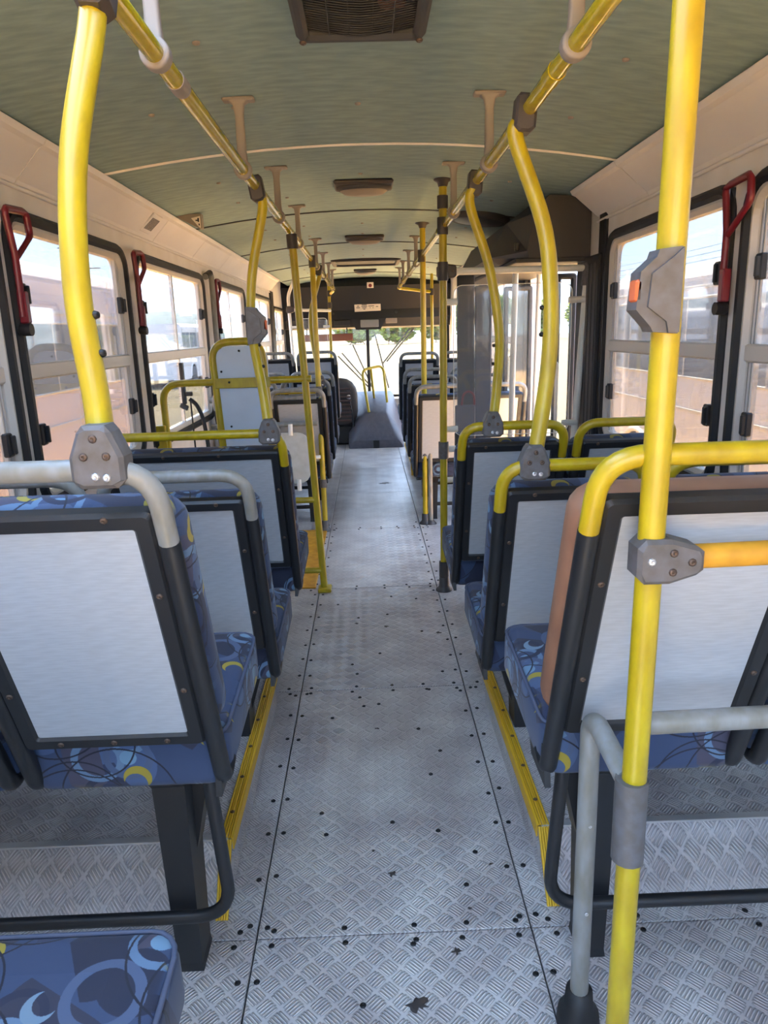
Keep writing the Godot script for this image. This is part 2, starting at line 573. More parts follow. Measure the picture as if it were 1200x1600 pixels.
func floor_() -> void:
	var st := mb()
	bar_box(st, XL - 0.05, XR + 0.05, -0.09, -0.012, Z1 + 0.06, -4.0)
	bar_box(st, XL - 0.05, 0.62, -0.09, -0.012, -4.0, -5.3)
	bar_box(st, XL - 0.05, XR + 0.05, -0.09, -0.012, -5.3, ZF - 0.1)
	var root := struct("floor", st, M.dark)
	var zs := [Z1, -0.2, -1.433, -2.667, -3.87, -5.14, -6.36, -7.59, -8.82, -10.4]
	var xs := [XL, -0.317, 0.353, XR]
	for i in zs.size() - 1:
		for c in 3:
			var x1: float = xs[c + 1]
			var pieces := [[zs[i], zs[i + 1], x1]]
			if c == 2 and i == 4: pieces = [[zs[i], -4.0, x1], [-4.0, zs[i + 1], 0.62]]
			if c == 2 and i == 5: pieces = [[zs[i], -5.3, 0.62], [-5.3, zs[i + 1], x1]]
			for p in pieces:
				st = mb()
				bar_box(st, xs[c] + 0.0022, p[2] - 0.0022, -0.012, 0.0, p[0] - 0.0022, p[1] + 0.0022, 0.0015)
				obj("floor_plate", st, M["tread_%d" % ((i * 2 + c) % 3)], root)
	var sm := screw_mesh(0.0075, 0.004)
	var spots := []
	for s in [-0.317, 0.353]:
		var z := -0.98
		while z > -5.3:
			for d in [-1, 1]:
				spots.append(Vector2(s + d * rng.randf_range(0.018, 0.026), z + rng.randf_range(-0.014, 0.014)))
			z -= 0.165
	for j in [-1.433, -2.667, -3.87, -5.14]:
		for x in [-0.95, -0.62, -0.36, -0.275, -0.1, 0.06, 0.19, 0.31, 0.4, 0.62, 0.9]:
			for d in [-1, 1]:
				spots.append(Vector2(x + rng.randf_range(-0.01, 0.01), j + d * 0.022))
	for k in 26:
		spots.append(Vector2(rng.randf_range(-0.26, 0.3), rng.randf_range(-1.2, -3.8)))
	for p in spots:
		put("screw", sm, M.screw, root, Transform3D(Basis(), Vector3(p.x, -0.001, p.y)))

func scuffs() -> void:                        # blobs of black grime trodden into the aisle, thin raised crusts
	var k := 0
	for p in [[0.02, -1.63, 0.03], [0.163, -1.373, 0.026], [0.062, -1.24, 0.05], [-0.01, -2.36, 0.018], [0.21, -1.5, 0.014], [0.29, -1.65, 0.014], [-0.03, -1.72, 0.012], [0.05, -3.3, 0.03], [0.3, -3.2, 0.03], [-0.1, -3.35, 0.022], [0.13, -6.75, 0.12]]:
		var st := mb()
		var n := 18
		var ring := PackedVector3Array()
		var top := PackedVector3Array()
		for i in n:
			var a := -TAU * i / n
			var r: float = p[2] * 0.62 * (0.3 + 0.7 * rng.randf())
			ring.append(Vector3(p[0] + cos(a) * r * 1.0, 0.0004, p[1] + sin(a) * r * 0.8))
			top.append(Vector3(p[0] + cos(a) * r * 0.7, 0.0016, p[1] + sin(a) * r * 0.56))
		skin(st, [ring, top], true)
		var o := obj("grime_patch", st, M.dark_clamp if k < 10 else M.clamp)
		tag(o, ["small dark grime blot in the middle of the near aisle plate", "black grime blot just behind the near cross joint, right of centre", "smeared grey scuff at the bottom centre of the aisle", "tiny dark blot left of centre, below the second cross joint", "speck of grime near the right floor seam, before the near joint", "speck of grime right beside the right floor seam", "speck of grime left of the largest aisle blot", "flat dark smudge on the aisle between the third seat rows", "dark smudge by the right floor seam near the third right seat", "small smudge left of the aisle centre by the third left seat", "round grey dirt ring on the far aisle floor"][k], "grime")
		k += 1

func step_box(side: int, z0: float, z1: float, h: float, near: bool) -> void:
	var X := XL if side < 0 else XR
	var xi := -0.405 if side < 0 else 0.415
	var words := "left" if side < 0 else "right"
	var t := thing("wheel_arch_step", "raised tread plate step over the %s wheel arch under the %s %s seats" % [words, "near" if near else "front", words], "step", Vector3(0, 0, 0))
	var xa := minf(X, xi)
	var st := mb()
	prism(st, [Vector2(z0 + 0.115, 0), Vector2(z0, h), Vector2(z1, h), Vector2(z1 - 0.02, 0)], absf(X - xi), xform(Vector3(0, 0, 1), Vector3.UP, Vector3(maxf(X, xi), 0, 0)))
	obj("step_body", st, M.tread_1, t)
	st = mb()
	bar_box(st, X, xi, h - 0.002, h + 0.004, z0 + 0.006, z0 - 0.02, 0.002)
	obj("edge_strip", st, M.alu_trim, t)
	# ribbed yellow nosing along the aisle edge, bent down over the rear face
	st = mb()
	for k in 5:
		var x: float = xi - side * (0.006 - 0.0064 * k)
		var w := 0.0054
		bar_box(st, x - w / 2, x + w / 2, h, h + (0.008 if k % 2 == 0 else 0.006), z0, z1, 0.002)
		var d := Vector3(0, -h, 0.115)
		var ln := d.length()
		var xf := xform(Vector3.RIGHT * 1.0, d.normalized(), Vector3(x, h, z0) + d * 0.5)
		box(st, Vector3(0, 0, -0.0035 if xf.basis.z.z < 0 else 0.0035), Vector3(w, ln, 0.009 if k % 2 == 0 else 0.006), 0.001, xf)
	bar_box(st, xi - side * 0.012, xi - side * 0.0085, h - 0.03, h + 0.006, z0, z1)
	obj("nosing", st, M.nosing, t)
	if near:
		var sm := screw_mesh(0.006, 0.003)
		for k in 6:
			put("screw", sm, M.bolt, t, Transform3D(Basis(), Vector3(xi + side * 0.008, h + 0.008, z0 - 0.1 - 0.16 * k)))

# ---------------------------------------------------------------- seats
const LEAN := 0.36

func seat_pair(side: int, zb: float, raise_: float, label: String, o := {}) -> void:
	# origin on the floor below the foot of the backrest; backs lean towards the camera (+z)
	var xa := -0.30 if side < 0 else 0.318
	var t := thing("double_seat", label, "seat", Vector3(0, 0, zb), "double seats of the bus")
	var hm: Material = M.yellow if o.get("yellow", false) else M.grey_tube
	var detail: bool = o.get("detail", true)
	var u := Vector3(0, 1, LEAN).normalized()
	var spans := [[0.0, 0.405], [0.425, 0.80]]
	if o.get("bench", false): spans = [[0.0, 0.70]]
	var yb := 0.415 + raise_
	var seg := 14 if detail else 8
	var covers: Array = o.get("covers", [M.fabric, M.fabric])
	var sm := screw_mesh(0.006, 0.004)
	for i in spans.size():
		var x0: float = xa + side * spans[i][0]
		var x1: float = xa + side * spans[i][1]
		var xc := (x0 + x1) / 2
		var w := absf(x1 - x0)
		var bf := xform(Vector3.RIGHT, u, Vector3(xc, yb, 0))         # back frame: x across, y up the back, z towards the camera
		var cover: Material = covers[i]
		var st := mb()
		# backrest upholstery
		pillow(st, Vector3(w + 0.005, 0.51, 0.085), 0.05, 0.034, bf * Transform3D(Basis(), Vector3(0, 0.366, -0.055)), 0.006)
		var back := obj("backrest", st, cover, t)
		if cover == M.vinyl: back.set_meta("label", "backrest covered in brown vinyl")
		# black side tubes and the angle frame round the panel
		st = mb()
		for s in [-1, 1]:
			var x: float = s * (w / 2 - 0.017)
			tube(st, fillet([bf * Vector3(x, -0.015, -0.05), bf * Vector3(x, -0.015, 0.0), bf * Vector3(x, 0.575, 0.0)], 0.04), 0.0175, seg)
		rim(st, w - 0.062, 0.532, 0.012, 0.033, -0.012, 0.012, bf * Transform3D(Basis(), Vector3(0, 0.369, 0)))
		var fr := obj("back_frame", st, M.black, t)
		st = mb()
		box(st, Vector3(0, 0.369, 0.003), Vector3(w - 0.118, 0.476, 0.006), 0.001, bf)
		obj("back_panel", st, M.alu, t)
		if detail:
			for q in [[-0.5, 0.115], [0.5, 0.115], [0.0, 0.115], [-0.5, 0.622], [0.5, 0.622], [-1, 0.25], [1, 0.25], [-1, 0.47], [1, 0.47]]:
				var px: float = q[0] * (w / 2 - 0.048) if absf(q[0]) > 0.9 else q[0] * 0.2
				put("screw", sm, M.bolt, fr, bf * Transform3D(Basis(Vector3.RIGHT, PI / 2), Vector3(px, q[1] + (0.004 if q[1] > 0.5 else 0.005), 0.011)))
		# grab handle over the top
		if not o.get("plain", false):
			st = mb()
			var hx := w / 2 - 0.017
			var pts := fillet([bf * Vector3(-hx, 0.56, 0), bf * Vector3(-hx, 0.708, 0.002), bf * Vector3(hx, 0.708, 0.002), bf * Vector3(hx, 0.56, 0)], 0.1, 8)
			tube(st, pts, 0.0165, seg)
			obj("grab_handle", st, hm, t)
		# cushion
		st = mb()
		var cf := xform(Vector3.RIGHT, Vector3(0, 0.06, -1).normalized(), Vector3(xc, yb + 0.045, -0.215))
		pillow(st, Vector3(w - 0.005, 0.45, 0.125), 0.045, 0.026, cf, 0.008)
		var cu := obj("seat_cushion", st, cover if cover != M.vinyl else M.fabric, t)
		if detail:
			st = mb()
			var seam := []
			for p in rrect(w - 0.012, 0.443, 0.045, 4): seam.append(cf * Vector3(p.x, p.y, 0.054))
			seam.append(seam[0])
			tube(st, seam, 0.0042, 6)
			obj("piping", st, M.piping, cu)
		if detail and i == 0:       # folded end bracket of the frame beside the cushion
			st = mb()
			prism(st, [Vector2(0.02, -0.06), Vector2(-0.1, -0.06), Vector2(-0.15, 0.0), Vector2(0.0, 0.02)], 0.012, xform(Vector3(0, 0, 1), Vector3.UP, Vector3(xa + side * 0.018, yb + 0.02, 0)))
			obj("side_bracket", st, M.black, t)
	# pedestal and foot rail
	var st2 := mb()
	var lx := xa + side * 0.155
	var rings := []
	for q in [[0.0, 0.06, 0.09], [0.02, 0.055, 0.085], [yb - 0.08, 0.07, 0.11], [yb - 0.03, 0.078, 0.2]]:
		var ring := PackedVector3Array()
		for c in [[-1, -1], [-1, 1], [1, 1], [1, -1]]:
			ring.append(Vector3(lx + c[0] * q[1] / 2, q[0], -0.13 + c[1] * q[2] / 2))
		rings.append(ring)
	skin(st2, rings, true, -1)
	if detail: prism(st2, [Vector2(0.03, yb - 0.03), Vector2(-0.085, yb - 0.03), Vector2(-0.03, yb * 0.5), Vector2(0.0, yb * 0.45)].map(func(p): return Vector2(-side * -p.x, p.y)), 0.07, Transform3D(Basis(), Vector3(lx, 0, -0.2)))
	obj("leg", st2, M.black, t)
	st2 = mb()
	var xw := (XL if side < 0 else XR)
	box(st2, Vector3((xa + side * 0.05 + xw) / 2, yb - 0.045, -0.13), Vector3(absf(xw - xa) - 0.05, 0.035, 0.05), 0.004)
	box(st2, Vector3((xa + side * 0.05 + xw) / 2, yb - 0.045, -0.33), Vector3(absf(xw - xa) - 0.05, 0.035, 0.04), 0.004)
	obj("seat_beam", st2, M.black, t)
	st2 = mb()
	var fy := 0.175 if raise_ > 0.1 and detail else 0.11
	if raise_ > 0.1 and detail: tube(st2, fillet([Vector3(xa + side * 0.055, yb - 0.03, -0.03), Vector3(xa + side * 0.04, fy, -0.06), Vector3(xw, fy, -0.06)], 0.09, 8), 0.0145, 12)
	else: tube(st2, [Vector3(lx, fy, -0.13), Vector3(xw, fy, -0.13)], 0.0145, 12)
	obj("foot_rail", st2, M.black, t)

# ---------------------------------------------------------------- rails, poles, clamps
func clamp_block(called: String, w_top: float, w_bot: float, h: float, d: float, m: Material, parent: Node, xf: Transform3D, bolts := 4, bm: Material = null) -> void:
	var st := mb()
	var rings := []
	var b := 0.006
	for q in [[d / 2, b], [d / 2 - b, 0.0], [-d / 2 + b, 0.0], [-d / 2, b]]:
		var ring := PackedVector3Array()
		var e: float = q[1]
		for p in [Vector2(w_bot - e, -h / 2 + 0.012), Vector2(w_bot - 0.012 - e, -h / 2 + e), Vector2(-w_bot + 0.012 + e, -h / 2 + e), Vector2(-w_bot + e, -h / 2 + 0.012), Vector2(-w_bot + e, 0.0), Vector2(-w_top + e, h / 2 - 0.01), Vector2(-w_top + 0.008 + e, h / 2 - e), Vector2(w_top - 0.008 - e, h / 2 - e), Vector2(w_top - e, h / 2 - 0.01), Vector2(w_bot - e, 0.0)]:
			ring.append(xf * Vector3(p.x, p.y, q[0]))
		ring.reverse()
		rings.append(ring)
	skin(st, rings, true, -1)
	var o := obj(called, st, m, parent)
	if bolts > 0:
		var sm := screw_mesh(0.0062, 0.004)
		var at := [[0.0, 0.3], [-0.6, 0.02], [0.6, 0.02], [-0.1, -0.3], [0.5, -0.32]]
		for k in mini(bolts, 5):
			put("bolt", sm, (bm if bm else M.bolt) if k < 3 else M.bright_bolt, o, xf * Transform3D(Basis(Vector3.RIGHT, PI / 2), Vector3(at[k][0] * w_top * 1.1, at[k][1] * h, d / 2 - 0.001)))

func sleeve(called: String, m: Material, parent: Node, a: Vector3, b: Vector3, r: float) -> void:
	var st := mb()
	var d := (b - a).normalized()
	tube(st, [a, a + d * 0.003, b - d * 0.003, b], r, 14)
	obj(called, st, m, parent)

func handrail(side: int) -> void:
	var x := -0.372 if side < 0 else 0.41
	var words := "left" if side < 0 else "right"
	var t := thing("ceiling_handrail", "long yellow ceiling handrail over the %s edge of the aisle with grey hangers" % words, "handrail", Vector3(x, 1.93, 0), "yellow ceiling handrails")
	var zend := -9.1
	var st := mb()
	var out := -0.07 if side < 0 else 0.42
	tube(st, fillet([Vector3(0, 0, 0.75), Vector3(0, 0, zend), Vector3(out, -0.05, zend - 0.12)], 0.05), 0.0185, 16)
	obj("rail_tube", st, M.gloss_yellow, t)
	for z in [0.4, -0.6, -1.5, -2.47, -3.42, -4.4, -5.9, -6.9, -7.9, -8.7]:
		if z > -5 and side > 0 and z < -4: continue
		# hanger: a splayed stem with a flanged plate on the ceiling and a ring round the rail
		st = mb()
		var top := ceil_y(x) - 1.93
		var rings := []
		for q in [[0.016, 0.017, 0.013], [0.05, 0.0145, 0.011], [top - 0.05, 0.0135, 0.01], [top - 0.02, 0.018, 0.013], [top - 0.008, 0.034, 0.018]]:
			var ring := PackedVector3Array()
			for p in rrect(q[1] * 2, q[2] * 2, 0.006, 2): ring.append(Vector3(p.x, q[0], z - p.y))
			rings.append(ring)
		skin(st, rings, true)
		box(st, Vector3(0, top - 0.005, z), Vector3(0.1, 0.012, 0.04), 0.004)
		lathe(st, [[0.0195, -0.016], [0.027, -0.016], [0.0285, -0.01], [0.0285, 0.01], [0.027, 0.016], [0.0195, 0.016]], 18, Transform3D(Basis(Vector3.RIGHT, PI / 2), Vector3(0, 0, z)))
		obj("hanger", st, M.hanger, t)
	for z in [-1.66, -4.05]:
		sleeve("coupling", M.hanger if side < 0 else M.gloss_yellow, t, Vector3(0, 0, z + 0.03), Vector3(0, 0, z - 0.03), 0.0205)

func curved_pole(label: String, pts: Array, r: float, rail: Vector3, foot: Vector3) -> void:
	var t := thing("curved_pole", label, "pole", foot, "curved yellow poles between seat handles and ceiling rails")
	var st := mb()
	var loc := []
	for p in pts: loc.append(p - foot)
	tube(st, spline(loc, 8), r, 18)
	obj("pole_tube", st, M.yellow, t)
	for q in [[3, 0.25], [3, 0.6]]:
		var p: Vector3 = loc[q[0]].lerp(loc[q[0] + 1], q[1])
		put("bolt", screw_mesh(0.006, 0.009), M.screw, t, Transform3D(Basis(Vector3.FORWARD, signf(p.x + foot.x) * -PI / 2 if foot.x > 0 else PI / 2), p + Vector3(-signf(foot.x) * r * 0.82, 0, 0)))
	var top: Vector3 = pts[0] - foot
	var d: Vector3 = (pts[0] - pts[1]).normalized()
	clamp_block("upper_clamp", 0.026, 0.026, 0.085, 0.052, M.dark_clamp, t, xform(Vector3(0, 0, 1).cross(d).normalized() * -1, d, (rail - foot) * 0.62 + top * 0.38), 1)
	clamp_block("lower_clamp", 0.024, 0.038, 0.09, 0.05, M.clamp, t, Transform3D(Basis(), Vector3(0, 0.012, 0)), 5)

func straight_pole(called: String, label: String, a: Vector3, b: Vector3, r: float, m: Material, group := "") -> Node3D:
	var t := thing(called, label, "pole", b, group)
	var st := mb()
	tube(st, [a - b, Vector3.ZERO], r, 18)
	obj("pole_tube", st, m, t)
	return t

func stop_button(label: String, at: Vector3, flip: int, s: float) -> void:
	var t := thing("stop_button", label, "button", at, "stop buttons on the poles")
	var poly := []
	for p in [[0.03, 0.068], [-0.008, 0.064], [-0.012, 0.052], [-0.037, 0.03], [-0.042, -0.03], [-0.016, -0.058], [-0.012, -0.066], [0.03, -0.07]]:
		poly.append(Vector2(p[0] * flip, p[1]) * s)
	var st := mb()
	prism(st, poly, 0.046 * s, Transform3D(Basis(), Vector3(0, 0, -0.026 * s)))
	obj("housing", st, M.clamp, t)
	poly = []
	for p in [[0.03, 0.066], [0.012, 0.05], [-0.02, 0.026], [-0.024, -0.026], [0.008, -0.05], [0.012, -0.068], [0.03, -0.068]]:
		poly.append(Vector2(p[0] * flip, p[1]) * s)
	st = mb()
	prism(st, poly, 0.006 * s, Transform3D(Basis(), Vector3(0, 0, 0.02 * s)))
	obj("face_plate", st, M.clamp, t)
	st = mb()
	box(st, Vector3(-0.038 * flip, 0.0, 0.003) * s, Vector3(0.012, 0.036, 0.034) * s, 0.003)
	obj("push_button", st, M.orange, t)

func foot_flange(parent: Node, r: float, m: Material) -> void:
	var st := mb()
	lathe(st, [[r * 2.1, 0], [r * 2.1, 0.006], [r * 1.5, 0.02], [r * 1.25, 0.03], [r * 1.2, 0.075], [r * 1.02, 0.078]], 18)
	obj("foot_flange", st, m, parent)

func red_lever(label: String, side: int, z: float) -> void:
	var X := (XL if side < 0 else XR) - side * 0.035
	var t := thing("emergency_lever", label, "lever", Vector3(X, 1.5, z), "red emergency window levers")
	var f := -1.0 if side < 0 else 1.0
	var st := mb()
	tube(st, fillet([Vector3(0, 0.0, 0), Vector3(0, 0.19, 0), Vector3(0, 0.325, -0.03 * f), Vector3(0, 0.335, 0.12 * f), Vector3(0, 0.26, 0.13 * f), Vector3(0, 0.18, 0.008 * f)], 0.02, 3), 0.0125, 4)
	obj("handle", st, M.red, t)
	st = mb()
	box(st, Vector3(0, 0.03, 0.012 * f), Vector3(0.028, 0.1, 0.03), 0.004)
	obj("lever_base", st, M.red, t)
	st = mb()
	lathe(st, [[0.02, -0.02], [0.02, 0.014], [0.014, 0.02], [0.006, 0.02]], 14, Transform3D(Basis(Vector3.FORWARD, side * PI / 2), Vector3(0, -0.04, 0)))
	obj("pivot", st, M.rubber, t)

# ---------------------------------------------------------------- ceiling fittings
func roof_vent() -> void:
	var t := thing("roof_vent", "large dark ribbed ventilator grille at the top of the view on the ceiling", "vent", Vector3(0.012, ceil_y(0) - 0.001, -1.78))
	var st := mb()
	rim(st, 0.31, 0.36, 0.03, 0.03, -0.02, 0.035, xform(Vector3.RIGHT, Vector3(0, 0, 1), Vector3(0, -0.012, 0)))
	obj("frame", st, M.dark, t)
	st = mb()
	lathe(st, [[0.118, -0.008], [0.118, -0.001]], 28, Transform3D())
	obj("fan_opening", st, M.wiper, t)
	st = mb()
	bar_box(st, -0.135, 0.135, -0.001, 0.006, -0.16, 0.16)
	obj("back_plate", st, M.dark_box, t)
	for k in 24:
		st = mb()
		var z := 0.142 - 0.0123 * k
		tube(st, spline([Vector3(-0.132, -0.028, z), Vector3(0, -0.045, z), Vector3(0.132, -0.028, z)], 4), 0.0014, 6)
		obj("slat", st, M.header, t)
	for x in [-0.075, -0.028, 0.028, 0.075]:
		st = mb()
		tube(st, [Vector3(x, -0.039, -0.148), Vector3(x, -0.039, 0.148)], 0.0013, 6)
		obj("rib", st, M.dark_box, t)
	st = mb()
	lathe(st, [[0.03, -0.024], [0.035, -0.006]], 14, Transform3D(Basis(), Vector3(0.07, 0, -0.03)))
	obj("motor_hub", st, M.visor, t)
	for c in [[-1, -1], [1, -1], [-1, 1], [1, 1]]:
		put("screw", screw_mesh(0.009, 0.006), M.bolt, t, Transform3D(Basis(Vector3.RIGHT, PI), Vector3(c[0] * 0.14, -0.046, c[1] * 0.165)))

func dome_lamp(z: float, label: String, w: float) -> void:
	var t := thing("ceiling_lamp", label, "ceiling lamp", Vector3(0.012, ceil_y(0), z), "unlit dome lamps along the ceiling")
	var xf := Transform3D(Basis().scaled(Vector3(w, 1, 0.62 * w)), Vector3.ZERO)
	var st := mb()
	box(st, Vector3(0, -0.012, 0), Vector3(w * 2.1, 0.022, w * 1.5), 0.008)
	obj("base_plate", st, M.dark_clamp, t)
	st = mb()
	lathe(st, [[0.3, -0.062], [0.7, -0.055], [0.86, -0.04], [0.88, -0.022]], 24, xf)
	obj("lens", st, M.hanger, t)
	st = mb()
	lathe(st, [[0.88, -0.04], [1.0, -0.034], [1.0, -0.02]], 24, xf)
	obj("ring", st, M.dark_box, t)

# ---------------------------------------------------------------- outside
func parked_bus(label: String, x: float, side: int, z0: float, z1: float, roof: float, wy0: float, wy1: float, body: Material, wheels: Array) -> void:
	# its flank towards our bus stands at x; side = which way its body goes from there
	var t := thing("parked_bus", label, "bus", Vector3(x, -0.95, (z0 + z1) / 2))
	var ln := absf(z1 - z0)
	var w := 2.4
	var st := mb()
	var base := 0.35
	var h := roof + 0.95
	prism(st, [Vector2(0, base), Vector2(0, h - 0.16), Vector2(0.05, h - 0.06), Vector2(0.16, h), Vector2(w - 0.16, h), Vector2(w - 0.05, h - 0.06), Vector2(w, h - 0.16), Vector2(w, base)].map(func(p): return Vector2(p.x * side, p.y)), ln, Transform3D(Basis(), Vector3(0, 0, -ln / 2)))
	obj("body", st, body, t)
	st = mb()
	bar_box(st, -side * 0.012, side * 0.1, wy1 + 0.95 + 0.07, wy1 + 0.95 + 0.1, -ln / 2 + 0.1, ln / 2 - 0.1, 0.004)
	bar_box(st, -side * 0.012, side * 0.1, wy0 + 0.95 - 0.34, wy0 + 0.95 - 0.31, -ln / 2 + 0.1, ln / 2 - 0.1, 0.004)
	obj("moulding", st, M.frame, t)
	var n := int(ln / 1.5)
	for k in n:
		var zc := -ln / 2 + (k + 0.5) * ln / n
		var xf := xform(Vector3(0, 0, side), Vector3.UP, Vector3(-side * 0.004, (wy0 + wy1) / 2 + 0.95, zc))
		st = mb()
		rim(st, ln / n - 0.1, wy1 - wy0, 0.09, 0.03, -0.03, 0.012, xf)
		var f := obj("window", st, M.frame, t)
		st = mb()
		box(st, Vector3(0, 0, -0.0), Vector3(ln / n - 0.14, wy1 - wy0 - 0.04, 0.012), 0.002, xf)
		obj("pane", st, M.bus_glass, f)
		st = mb()
		box(st, Vector3(0, 0, 0.006), Vector3(0.03, wy1 - wy0 - 0.04, 0.012), 0.002, xf)
		obj("mullion", st, M.frame, f)
	for zw in wheels:
		var zl: float = zw - (z0 + z1) / 2
		var xf := Transform3D(Basis(Vector3.FORWARD, PI / 2), Vector3(side * 0.14, 0.48, zl))
		st = mb()
		lathe(st, [[0.3, -0.15], [0.46, -0.15], [0.48, -0.11], [0.48, 0.11], [0.46, 0.15], [0.3, 0.15]], 28, xf)
		var wh := obj("wheel", st, M.tyre, t)
		st = mb()
		lathe(st, [[0.08, -0.13], [0.28, -0.155], [0.3, -0.12], [0.3, 0.12], [0.28, 0.155], [0.08, 0.13]], 24, xf)
		obj("wheel_rim", st, M.steel, wh)
		st = mb()
		var arch := []
		for k in 13:
			var a := PI * k / 12
			arch.append(Vector3(-side * 0.004, 0.48 + sin(a) * 0.6, zl + cos(a) * 0.6))
		tube(st, arch, 0.035, 8)
		obj("wheel_arch", st, M.bus_white, t)
		st = mb()
		var fan := [Vector2(-0.6, -0.14)]
		for k in 13: fan.append(Vector2(-cos(PI * k / 12) * 0.6, sin(PI * k / 12) * 0.6))
		fan.append(Vector2(0.6, -0.14))
		prism(st, fan, 0.01, xform(Vector3(0, 0, 1), Vector3.UP, Vector3(0.005, 0.48, zl)))
		obj("arch_recess", st, M.tyre, t)

func bush(label: String, at: Vector3, w: float, h: float) -> void:
	var t := thing("bush", label, "bush", at, "sunlit bushes beyond the yard")
	var st := mb()
	for k in 3:
		tube(st, [Vector3(rng.randf_range(-0.2, 0.2) * w, 0, 0), Vector3(rng.randf_range(-0.3, 0.3) * w, h * 0.5, rng.randf_range(-0.5, 0.5))], 0.09, 6)
	obj("stem", st, M.visor, t)
	st = mb()
	st.set_smooth_group(-1)
	for k in 1500:
		var d := Vector3(rng.randfn(), rng.randfn(), rng.randfn()).normalized() * pow(rng.randf(), 0.35)
		var c := Vector3(d.x * w * 0.5, h * 0.52 + d.y * h * 0.48, d.z * w * 0.4)
		var b := Basis.from_euler(Vector3(rng.randf() * TAU, rng.randf() * TAU, 0)) * (0.45 + rng.randf() * 0.5)
		quad(st, c + b * Vector3(-1, 0, 0), c + b * Vector3(0, -0.6, 0.15), c + b * Vector3(1, 0, 0), c + b * Vector3(0, 0.6, 0.15))
	obj("foliage", st, M.leaf, t)

func hills() -> void:
	var st := mb()
	st.set_smooth_group(1)
	var nz := FastNoiseLite.new()
	nz.seed = 4; nz.frequency = 0.012
	for ring in [[260.0, 10.0, 20.0]]:
		var n := 96
		for k in n:
			var p := []
			for kk in [k, (k + 1) % n]:
				var a: float = TAU * kk / n
				var d := Vector3(cos(a), 0, sin(a))
				var fwd := clampf(-d.z * 1.4 - 0.55, 0, 1)
				var e: float = ring[1] + (ring[2] - ring[1]) * (0.5 + 0.5 * nz.get_noise_2d(d.x * 260, d.z * 260)) - fwd * 6.0
				p.append([d * ring[0] + Vector3(0, -1.2, 0), d * (ring[0] + 25) + Vector3(0, e * 0.7, 0), d * (ring[0] + 60) + Vector3(0, e, 0)])
			for q in 2: quad(st, p[1][q], p[0][q], p[0][q + 1], p[1][q + 1])
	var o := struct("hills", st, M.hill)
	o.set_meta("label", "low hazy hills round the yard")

# ================================================================ the scene
func _ready() -> void:
	rng.seed = 7
	# camera
	var cam := Camera3D.new()
	cam.name = "camera"
	cam.fov = rad_to_deg(2.0 * atan(800.0 / 1115.0))
	cam.near = 0.05
	cam.far = 1000
	cam.transform = Transform3D(Basis.from_euler(Vector3(deg_to_rad(-14.181), deg_to_rad(-0.956), deg_to_rad(-1.741))), Vector3(0, 1.42, 0))
	add_child(cam)
	# sky, sun, exposure
	var sky := ProceduralSkyMaterial.new()
	sky.sky_top_color = Color(0.66, 0.78, 0.94)
	sky.sky_horizon_color = Color(0.82, 0.89, 0.97)
	sky.ground_bottom_color = Color(0.75, 0.68, 0.52)
	sky.ground_horizon_color = Color(0.82, 0.80, 0.74)
	sky.sky_curve = 0.12
	var env := Environment.new()
	env.background_mode = Environment.BG_SKY
	env.sky = Sky.new()
	env.sky.sky_material = sky
	env.background_energy_multiplier = 1.0
	env.tonemap_mode = Environment.TONE_MAPPER_LINEAR
	env.tonemap_exposure = 11.0
	env.sdfgi_enabled = true
	env.ssao_enabled = true
	env.ssil_enabled = true
	var we := WorldEnvironment.new()
	we.name = "world_environment"
	we.environment = env
	add_child(we)
	var sun := DirectionalLight3D.new()
	sun.name = "sun"
	sun.light_color = Color(1.0, 0.93, 0.78)
	sun.light_energy = 2.0
	sun.light_angular_distance = 0.5
	sun.shadow_enabled = true
	add_child(sun)
	sun.look_at_from_position(Vector3(-0.3, 8.7, -4.4), Vector3.ZERO)

	make_materials()
	shell()
	seats()
	rails()
	fittings()
	partitions()
	front()
	outside()

